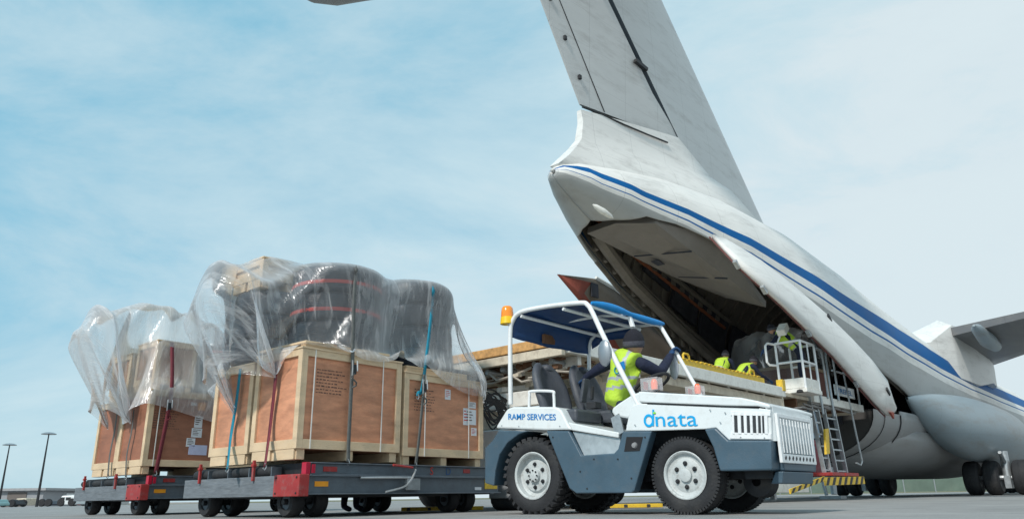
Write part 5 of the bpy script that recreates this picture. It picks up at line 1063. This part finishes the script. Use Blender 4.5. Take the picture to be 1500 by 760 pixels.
pins2 += line_pin(ix, iy, [(-1.2, y, (-.86, y, z)) for y, z in ((.6, 2.72), (.9, 2.85), (1.2, 2.82), (1.5, 2.65))])
sheet('plastic_sheet', 'clear plastic sheet blown up and out to the left over the rear dolly load', D2, (*XR, *YR, 3.45, NX, NY, bx2, cy2, pins2), dict(wind=wl(-3.5, 1.0, 3.0), seed=5), sheet_m2)

# ------------------------------------------------------------------ cargo loader
LO = np.array((0.5, -0.5, 0.0))
ldr = thing('cargo_loader', 'scissor lift cargo loader bridging into the open tail, beige frame with yellow deck rail', 'cargo loader', PW_(.5, .5, 0), R_(PAZ))
def LPP(x, y, t): return np.array(PP(x, y, t))-LO
class LB(MB):
    def bx(s, s0, s1, t0, t1, z0, z1, mi=0): return s.box(s0-.5, s1-.5, -t1+.5, -t0+.5, z0, z1, mi)
    def bm(s, a, b, w, h, mi=0): return s.beam((a[0]-.5, -a[1]+.5, a[2]), (b[0]-.5, -b[1]+.5, b[2]), w, h, mi)
    def tb(s, pts, r, n=8, mi=0): return s.tube([(a-.5, -b+.5, c) for a, b, c in pts], r, n, mi)
LB().bx(-2.95, 4.45, -1.6, 2.42, 2.12, 2.24).build('deck', beige, ldr, bevel=.006)
LB().bx(-2.95, 4.45, 2.42, 2.52, 2.10, 2.30).build('deck_side_beam', offw, ldr, bevel=.01)
LB().bx(-.2, 4.5, 1.9, 2.40, 1.93, 2.08).build('under_beam', beige, ldr, bevel=.01)
LB().bx(-3.08, -2.955, -1.6, 2.5, 2.20, 2.34).build('rear_edge_board', wornwood, ldr, bevel=.012)
LB().bx(-3.06, -2.97, -1.6, 2.45, 2.06, 2.19).build('rear_edge_beam', beige, ldr, bevel=.006)
m = LB()
rk = random.Random(4)
m.bx(-.05, 3.5, 2.40, 2.50, 2.305, 2.40)
for k in range(22): a = -.05+3.4*k/22; m.bx(a, a+.10, 2.36, 2.515, 2.40, 2.40+rk.uniform(.012, .03))
yr = m.build('deck_guide_rail', yellow, ldr, bevel=.006)
for s0 in (.35, 2.95):
    m = LB(); m.tb([(s0, 2.45, 2.40), (s0, 2.45, 2.49), (s0+.03, 2.45, 2.52), (s0+.17, 2.45, 2.52), (s0+.2, 2.45, 2.49), (s0+.2, 2.45, 2.40)], .02, 8); m.build('rail_handle', yellow, yr, smooth=True)
m = LB(); m.bx(4.3, 4.45, 2.40, 2.54, 2.22, 2.46); m.build('yellow_bracket', yellow, ldr, bevel=.01)
for k in range(9):
    s0 = -2.6+.78*k; LB().bx(s0, s0+.09, -1.5, 2.38, 1.96, 2.115).build('cross_member', beige if k % 2 else offw, ldr, bevel=.004)
for k in range(12):
    t0 = -1.4+.32*k; m = LB(); m.tb([(-2.9, t0, 2.03), (-2.4, t0, 2.03)], .045, 8); m.build('deck_roller', galv if k % 3 else rust, ldr, smooth=True)
m = LB(); rk = random.Random(11)
for k in range(70):
    s0 = rk.uniform(-2.95, -2.3); t0 = rk.uniform(-1.5, 2.3); z0 = rk.uniform(1.86, 2.08); w = rk.uniform(.03, .13); m.bx(s0, s0+w, t0, t0+rk.uniform(.05, .3), z0, z0+rk.uniform(.02, .07))
m.build('chain_drive', rust, ldr)
m = LB()
for k in range(9):
    t0 = rk.uniform(-1.3, 2.0); z0 = rk.uniform(1.8, 2.0); m.tb([(-2.98, t0, z0), (-3.0, t0+.2, z0-rk.uniform(0, .14)), (-2.95, t0+.5, z0+rk.uniform(-.1, .05)), (-2.9, t0+.8, z0)], .018, 6)
m.build('hydraulic_hose', mat('pale_hose', (.36, .32, .27), .6, dirt=.4), ldr, smooth=True)
m = LB(); m.tb([LPP(860, 528, 2.0)+LO*0+np.array((.5, 0, 0))*0 for _ in ()], .1) if False else None
def lb_plate(name, px, t, m_, th_=.05, bevel=.004):
    pts = [LPP(x, y, t) for x, y in px]; n = len(pts); q = MB(); o_ = np.array((0, th_, 0)); q.add(pts+[p+o_ for p in pts], [tuple(range(n)), tuple(range(2*n-1, n-1, -1))]+[(i, i+n, (i+1) % n+n, (i+1) % n) for i in range(n)]); return q.build(name, m_, ldr, bevel=bevel)
# lower frame members seen behind the tractor (on planes at their real offsets)
lb_plate('scissor_arm', [(822, 527), (838, 521), (1000, 640), (985, 655), (824, 545)], 1.7, beige, .10)
lb_plate('scissor_arm_edge', [(838, 521), (846, 522), (1008, 641), (1000, 640)], 1.62, offw, .06)
lb_plate('column', [(778, 534), (797, 528), (797, 560), (778, 566)], 1.5, beige, .12)
rk = random.Random(21)
for k in range(10): t0 = rk.uniform(-1.4, 1.8); z0 = rk.uniform(1.66, 2.0); LB().bx(-2.98, -2.90, t0, t0+rk.uniform(.15, .5), z0, z0+rk.uniform(.03, .07)).build('bracket_plate', beige if k % 3 else offw, ldr, bevel=.004)
LB().bx(-2.9, -2.75, -1.5, 2.0, 1.44, 1.66).build('lower_crossbeam', offw, ldr, bevel=.01)
LB().bx(-2.8, -2.6, -1.5, 2.0, 1.16, 1.42).build('lower_crossbeam', beige, ldr, bevel=.01)
m = LB()
for s0, s1, z0, z1, t0 in ((-2.7, 3.9, .75, 1.95, -1.1), (-2.7, 3.9, 1.95, .75, -1.0), (-2.0, 4.2, .7, 1.9, 1.2)):
    q = LB(); q.bm((s0, t0, z0), (s1, t0, z1), .10, .24); q.build('scissor_arm', beige, ldr, bevel=.008)
for t0 in (-1.2, 1.9): LB().bx(-2.9, 4.6, t0, t0+.3, .42, .72).build('chassis_rail', beige, ldr, bevel=.008)
LB().bx(-2.7, 4.4, -1.0, 1.7, .55, .95).build('engine_housing', mat('faded_housing', (.42, .40, .36), .6, dirt=.5), ldr, bevel=.01)
LB().bx(-3.1, -2.35, .55, 1.75, .42, 1.12).build('white_cabinet', white, ldr, bevel=.02)
lb_plate('panel_strip', [(735, 567), (775, 563), (775, 570), (735, 574)], 1.1, offw, .1)
m = MB(); rk = random.Random(3)
for k in range(26):
    a = LPP(705+rk.uniform(-6, 6), 585+rk.uniform(-14, 22), 1.3); b = LPP(738+rk.uniform(-4, 6), 600+rk.uniform(-16, 20), 1.3); mid = (a+b)/2+np.array((rk.uniform(-.1, .1), 0, rk.uniform(-.25, .2))); m.tube(smooth_path([a, mid, b], 5), .012, 6)
m.build('cable_bundle', black, ldr, smooth=True)
for s0, t0 in ((-2.0, 2.05), (-2.0, -1.3), (3.4, 2.05), (3.4, -1.3)):
    w = MB(); w.lathe([(.05, -.12), (.2, -.13), (.34, -.11), (.38, -.05), (.38, .05), (.34, .11), (.2, .13), (.05, .12)], (s0-.5, -t0+.5, .38), 'y', 28); w.build('wheel', black, ldr, smooth=True)
for s0, t0 in ((-2.75, 2.0), (4.3, 2.0)): LB().bx(s0-.05, s0+.05, t0, t0+.1, .05, .5).build('outrigger_leg', galv, ldr)
q = LB(); q.bx(-3.4, -2.9, 1.35, 1.95, .16, .44); gb_ = q.build('ballast_box', mat('grey_ballast', (.23, .24, .25), .6, dirt=.4), ldr, bevel=.01)
q = LB(); q.tb([(-3.2, 1.35, .17), (-3.2, 2.0, .17)], .17, 16); q.build('solid_tyre', black, ldr, smooth=True)
# bridge section in front of the hold
LB().bx(4.5, 10.0, -1.6, 2.30, 2.19, 2.27).build('bridge_deck', beige, ldr, bevel=.006)
LB().bx(6.3, 9.7, 2.30, 2.42, 2.16, 2.34).build('bridge_side_beam', offw, ldr, bevel=.008)
for k in range(7): s0 = 4.8+.75*k; LB().bx(s0, s0+.08, -1.5, 2.28, 2.09 if k > 1 else 1.9, 2.185).build('cross_member', rust if k % 2 else beige, ldr)
for s0, z1 in ((4.6, 2.0), (5.1, 2.0)): LB().bx(s0, s0+.09, 2.0, 2.12, .6, z1).build('bridge_post', offw, ldr)
LB().bx(4.6, 6.6, 1.5, 2.2, 1.50, 1.62).build('pipe_tray', rust, ldr)
m = LB(); rk = random.Random(8)
for k in range(16):
    s0 = rk.uniform(4.9, 8.8); z0 = rk.uniform(2.06, 2.16) if s0 > 6.2 else rk.uniform(1.6, 2.1); m.tb([(s0, 2.35, z0), (s0+.35, 2.38, z0+rk.uniform(-.05, .08)), (s0+.8, 2.33, z0+rk.uniform(-.04, .06))], .024, 6)
m.build('hydraulic_hose', mat('grey_hose', (.25, .24, .23), .6, dirt=.4), ldr, smooth=True)
# operator cage
cage = LB(); cage.bx(5.30, 6.20, 2.0, 2.66, 2.28, 2.37); cg = cage.build('operator_cage', offw, ldr, bevel=.01)
LB().bx(5.37, 6.13, 2.60, 2.635, 2.38, 2.60).build('kick_plate', offw, cg, bevel=.006)
LB().bx(5.325, 5.355, 2.07, 2.60, 2.38, 2.60).build('kick_plate', offw, cg, bevel=.006)
def pxp(x, y, t=2.62): return np.array(PP(x, y, t))-LO
def rail(pts, nm='cage_rail', r=.027, par=None, m_=pipe): q = MB(); q.tube(pts, r, 10); return q.build(nm, m_, par or cg, smooth=True)
ztop = 3.43; zmid = 2.97; V_ = lambda q, t, z: np.array((q-.5, -t+.5, z))
A0, A1, B0, B1, C0, C1_, D0, D1_ = (V_(q, t, z) for q, t in ((5.35, 2.05), (5.35, 2.62), (6.15, 2.62), (6.15, 2.05)) for z in (2.37, ztop))
rail([C1_, D1_]); rail([C1_*[1, 1, 0]+[0, 0, zmid], D1_*[1, 1, 0]+[0, 0, zmid]])
rail([A0, A1]); rail([B0, B1]); rail([C0, C1_]); rail([D0, D1_])
rail([A1, B1]); rail([B1, C1_]); rail([A1*[1, 1, 0]+[0, 0, zmid], B1*[1, 1, 0]+[0, 0, zmid]]); rail([B1*[1, 1, 0]+[0, 0, zmid], C1_*[1, 1, 0]+[0, 0, zmid]])
m1 = (B0+C0)/2; m2 = (B1+C1_)/2; rail([m1, m2], r=.016)
gt = [A1+(0, 0, -.02), A1+(-.20, .10, -.0), A1+(-.25, .13, -.06), A1+(-.25, .13, -.44), A1+(-.20, .10, -.50), A1+(0, 0, -.5)]; rail(gt, 'cage_gate')
q = MB(); q.lathe([(.001, .07), (.06, .05), (.08, 0), (.001, 0)], (4.80, -2.0, 2.28), 'z', 16); q.build('black_cap', black, cg, smooth=True)
q = MB(); q.obox((4.9, -1.75, 3.74), (.12, 0, .10), (0, .10, 0), (-.05, 0, .06)); q.build('work_light', offw, cg, bevel=.015); rail([np.array((4.85, -1.6, 3.42)), np.array((4.88, -1.72, 3.68))], 'light_arm', .02)
# ladders and guard hoops
def ladder(a, b, wv, nr, name, m_=galv):
    a = np.array(a, float); b = np.array(b, float); wv = np.array(wv, float); q = MB(); q.beam(a, b, .05, .09, up=(0, 1, .01)); q.beam(a+wv, b+wv, .05, .09, up=(0, 1, .01)); l_ = q.build(name, m_, ldr, bevel=.004)
    for k in range(nr): c = a+(b-a)*(k+.6)/nr; r_ = MB(); r_.beam(c, c+wv, .05, .035); r_.build('rung', m_, l_)
ladder(np.array((6.0, -1.85, .5)), np.array((5.78, -1.8, 2.35)), (.36, .0, 0), 7, 'access_ladder')
ladder(np.array((6.75, -1.85, .5)), np.array((6.6, -1.8, 2.2)), (.66, .0, 0), 7, 'access_ladder')
for s0 in (6.15, 6.85):
    rail([np.array((s0, -1.95, 1.9)), np.array((s0, -1.95, 3.35)), np.array((s0+.06, -1.95, 3.45)), np.array((s0+.42, -1.95, 3.45)), np.array((s0+.48, -1.95, 3.35)), np.array((s0+.48, -1.95, 2.3))], 'guard_hoop', .026, ldr, galv)
rail([np.array((8.1, -1.9, 3.1)), np.array((8.2, -1.95, 1.6)), np.array((8.35, -1.95, .9)), np.array((8.2, -1.95, .8)), np.array((7.9, -1.95, .85))], 'bent_handrail', .022, ldr, galv)
rail([np.array((7.3, -1.9, 3.05)), np.array((9.0, -1.9, 3.05)), np.array((9.0, -1.9, 2.35))], 'bridge_handrail', .024, ldr, galv)
# name board
q = MB(); q.box(7.5, 8.9, -1.84, -1.81, 2.48, 2.74); sgn_ = q.build('name_board', white, ldr, bevel=.004)
text_mesh('lettering', 'TREPEL', .17, royal, sgn_, (7.62, -1.844, 2.545), (1, 0, 0), (0, 0, 1), width=1.1, extrude=.001, bold=.004)
# lower end: red plates, striped boards, maroon cabinet
LB().bx(6.3, 7.05, 2.1, 2.6, .53, .60).build('red_plate', redp, ldr, bevel=.006)
LB().bx(7.15, 8.0, 2.1, 2.6, .53, .60).build('red_plate', redp, ldr, bevel=.006)
stripe = mat('black_stripe', (.03, .03, .03), .6)
def striped(name, a, b, h, n, th_=.03):
    a = np.array(a, float); b = np.array(b, float); q = MB(); q.beam(a, b, th_, h); o_ = q.build(name, yellow, ldr, bevel=.002); d = (b-a)/n; up = np.array((0, 0, 1.0)); nv = np.cross(d, up); nv /= np.linalg.norm(nv)
    if nv[1] > 0: nv = -nv
    for k in range(n):
        c = a+d*(k+.5); q = MB(); e = nv*(th_/2+.002); q.add([c-d*.45-up*h*.48+e, c-d*.02-up*h*.48+e, c+d*.42+up*h*.48+e, c-d*.02+up*h*.48+e], [(0, 1, 2, 3)]); q.build('black_stripe', stripe, o_, solid=.002)
    return o_
striped('hazard_board', (5.25, -2.1, .40), (7.8, -2.1, .44), .17, 7)
striped('hazard_chain_bar', (3.1, -2.2, .20), (5.2, -2.12, .46), .09, 6)
lb_plate('maroon_cabinet', [(1190, 645), (1200, 643), (1205, 698), (1193, 698)], 2.0, mat('maroon_paint', (.25, .02, .04), .45), .3)
lb_plate('blue_white_panel', [(1186, 600), (1198, 597), (1202, 640), (1189, 642)], 1.85, mat('pale_blue_panel', (.35, .55, .75), .4), .3)
lb_plate('striped_post', [(1209, 628), (1214, 627), (1216, 664), (1211, 665)], 2.5, yellow, .05)
LB().bx(2.9, 5.6, 1.6, 2.3, .18, .42).build('low_step', offw, ldr, bevel=.01)
# yellow base frames on the ground
for i, (x0, x1, y_) in enumerate(((590, 708, 739.5), (836, 968, 739))):
    a = atY(x0, y_, 11.0); b = atY(x1, y_, 11.0); a[2] = b[2] = .035; L_ = float(np.linalg.norm(b-a)); t = thing('yellow_base_plate', ('yellow and black ground plate beneath the loader, behind the front dolly wheels', 'yellow ground plate beneath the loader, behind the tractor wheels')[i], 'ground plate', (a+b)/2*[1, 1, 0], 0, 'yellow loader plates on the apron')
    MB().box(-L_/2, L_/2, -.15, .15, .01, .06).build('plate', yellow, t, bevel=.006)
    for k in range(4): MB().box(-L_/2+L_*(k+.3)/4, -L_/2+L_*(k+.45)/4, -.157, -.151, .015, .055).build('black_mark', stripe, t)

# ------------------------------------------------------------------ cargo and workers at the hold
hc_ = thing('wooden_crate', 'dark reddish crate going into the aircraft hold under plastic', 'crate', PW_(9.3, .5, 2.30), R_(PAZ))
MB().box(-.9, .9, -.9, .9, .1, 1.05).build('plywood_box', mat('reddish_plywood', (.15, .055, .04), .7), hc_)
m = MB()
for x in (-.93, .83):
    for y in (-.93, .83): m.box(x, x+.1, y, y+.1, .1, 1.05)
m.box(-.935, .935, -.935, -.83, 1.04, 1.12); m.box(-.935, -.83, -.83, .935, 1.04, 1.12); m.box(-.83, .935, .83, .935, 1.04, 1.12); m.build('lumber_frame', mat('dim_lumber', (.3, .22, .14), .7), hc_)
for k in (-.7, 0, .6): MB().box(k, k+.1, -.9, .9, 0, .098).build('skid', mat('dim_lumber', (.3, .22, .14), .7), hc_)
sh_rows = []
for i in range(26):
    f = i/25; row = []
    for j in range(22):
        q = j/21; x = -1.2+2.6*f; y = -1.0+2.0*q; z = 1.15+1.15*math.sin(math.pi*min(1, f*1.05))**.6*(1-.5*abs(q-.5)**2)-.0; z -= 1.1*max(0, .18-f)*5*.9; n_ = noise.noise(Vector((x*2.4, y*3, 1)))*.12; row.append((x+n_, y+.04*math.sin(9*f+q*14), z+n_+.05*math.sin(q*26+f*4)))
    sh_rows.append(row)
m = MB(); m.grid(sh_rows); o = m.build('plastic_cover', sheet_m, None, smooth=True); o.location = tuple(PW_(9.3, .5, 2.30)); o.rotation_euler = (0, 0, R_(PAZ)); tag(o, 'crumpled clear plastic draped high over the crate entering the hold', 'plastic sheet')
def at_px(x, z, s_like):      # ground position along the ray through pixel column x at plane station s
    p = onplane(x, 560, T0+PX*s_like, PX); return np.array((p[0], p[1], z))
GW = 'ground crew at the aircraft tail'
worker('crew member in hi-vis vest crouched low behind the yellow rail, left of two', at_px(1054, 1.75, 4.9)-np.array((0, 0, .0)), R_(48), .75, (.5, -.7, .7, -.5), GW)
worker('crew member in hi-vis vest bending by the crate, right of two behind the rail', at_px(1080, 1.62, 5.3), R_(20), .9, (.5, -.7, .8, -.4), GW)
worker('crew member in hi-vis vest leaning forward inside the raised white cage', PW_(5.85, 2.35, 2.38), R_(165), .9, (.6, -.7, .7, -.5), GW, s=.93)

worker('person standing behind the front dolly, only dark shoes showing under it', atY(516, 742, 10.6)*np.array((1, 1, 0)), R_(-40), .1, (.1, -1, .2, -.9), None, s=.93)

# ------------------------------------------------------------------ background
def light_mast(px, Y, ytop, label):
    b = atY(px[0], px[1], Y); b[2] = 0; tp_ = atY(px[2], ytop, Y); H = float(tp_[2]); t = thing('light_mast', label, 'light mast', b, 0, 'apron floodlight masts')
    m = MB(); m.tube([(0, 0, 0), (0, 0, H)], [.12, .05], 8); m.build('pole', darkm, t, smooth=True)
    m = MB(); m.lathe([(.001, .16), (.35, .12), (.62, .0), (.6, -.05), (.001, -.03)], (0, 0, H), 'z', 16); m.build('lamp_ring', galv, t, smooth=True)
light_mast((54, 738, 74), 68, 635, 'taller light mast with round lamp head beyond the left hangar')
light_mast((-2, 738, 18), 75, 651, 'light mast at the left edge of the view with round lamp head')
def house(label, x0, x1, yt, Y, dep, m_, roof, parts=(), nm='hangar_building'):
    a = atY(x0, 738, Y); b = atY(x1, 738, Y); z = float(atY((x0+x1)/2, yt, Y)[2]); w = b[0]-a[0]; t = thing(nm, label, 'building', ((a[0]+b[0])/2, Y+dep/2, 0), 0, 'airport buildings on the horizon')
    MB().box(-w/2, w/2, -dep/2, dep/2, 0, z-.25).build('wall', m_, t); MB().box(-w/2-.4, w/2+.4, -dep/2-.4, dep/2+.4, z-.25, z).build('roof', roof, t)
    for (u0, u1, z0, z1, q, nn_) in parts: MB().box(-w/2+w*u0, -w/2+w*u1, -dep/2-.06, -dep/2-.01, z*z0, z*z1).build(nn_, q, t)
    return t
gw = mat('grey_cladding', (.30, .31, .33), .7, dirt=.2); rf = mat('grey_roof', (.33, .33, .34), .7); wm = mat('pale_cladding', (.55, .56, .57), .7, dirt=.15); bm_ = mat('brown_door', (.14, .12, .11), .7); tanr = mat('tan_roof', (.45, .36, .28), .7)
house('long grey hangar with a brown door at the far left', -60, 61, 715, 82, 14, gw, rf, ((.57, .80, .0, .78, bm_, 'door'), (.02, .2, 0, .6, darkm, 'door'), (.3, .33, .3, .7, darkm, 'window')))
house('low pale building with flat roof right of the grey hangar', 60, 93, 722.5, 86, 10, wm, mat('white_roof', (.6, .6, .6), .6), ((.1, .3, 0, .6, darkm, 'window'), (.5, .8, .1, .7, gw, 'door')))
house('small building with tan roof behind the white van', 88, 132, 721, 100, 10, wm, tanr, ((.2, .4, .2, .6, darkm, 'window'),))
house('far low building partly behind the rear dolly wheels', 128, 330, 735.5, 130, 10, mat('dim_cladding', (.35, .36, .36), .7), rf, ((.1, .13, 0, .7, darkm, 'door'),), 'low_building')
def vehicle(label, x0, x1, y0, Y, m_, kind, shape):
    a = atY(x0, 738, Y); b = atY(x1, 738, Y); h = float(atY((x0+x1)/2, y0, Y)[2]); L_ = b[0]-a[0]; t = thing(kind, label, 'van' if kind == 'parked_van' else 'vehicle', ((a[0]+b[0])/2, Y, 0), 0, 'vehicles parked in front of the far buildings')
    pr = [(x*L_-L_/2, z*h) for x, z in shape]; MB().prism(pr, lambda u, v, d: (u, d, v), -.9, .9).build('body', m_, t, bevel=.06)
    for k in (.2, .8):
        q = MB(); q.lathe([(.02, -.12), (.3, -.12), (.34, -.06), (.34, .06), (.3, .12), (.02, .12)], (-L_/2+k*L_, -.85, .34), 'y', 16); q.build('wheel', black, t, smooth=True)
    q = MB(); q.box(-L_*.36, -L_*.12, -.915, -.905, h*.55, h*.82); q.build('window', darkm, t); q = MB(); q.box(-L_*.05, L_*.22, -.915, -.905, h*.55, h*.82); q.build('window', darkm, t)
van = [(0, .15), (0, .55), (.08, .62), (.2, .97), (.95, 1), (1, .9), (1, .15)]; car = [(0, .2), (0, .55), (.2, .62), (.35, 1), (.75, 1), (.9, .62), (1, .55), (1, .2)]
vehicle('white van with dark windows parked at the far left', 92, 118, 725, 70, white, 'parked_van', van)
vehicle('dark car parked before the brown hangar door', 10, 30, 732, 72, darkm, 'parked_car', car)
vehicle('beige ground vehicle parked at the foot of the tall mast', 28, 46, 729, 74, beige, 'parked_van', van)
vehicle('dark low car just left of the rear dolly', 66, 82, 733, 71, mat('dark_blue_paint', (.03, .04, .06), .4), 'parked_car', car)
vehicle('red low vehicle glimpsed beside the rear dolly corner', 112, 134, 733, 74, redp, 'parked_car', car)
vehicle('pale teal car at the very left edge', -12, 5, 731, 69, mat('teal_car_paint', (.25, .45, .45), .4), 'parked_car', car)
m = MB(); m.box(-32, 32, -.05, .05, .12, 2.4)
a = atY(1370, 717, 100); t = thing('boundary_fence', 'long green boundary fence beyond the aircraft wheels', 'fence', (a[0], 100, 0)); m.build('green_panel', mat('green_sheeting', (.12, .17, .14), .8, 0, .2, .6, .4, (.2, .22, .18), .8), t)
for k in range(17): MB().box(-32+4*k-.06, -32+4*k+.06, -.13, -.052, 0, 2.5).build('fence_post', galv, t)
MB().box(-32, 32, -.11, -.052, 2.42, 2.5).build('top_rail', galv, t)
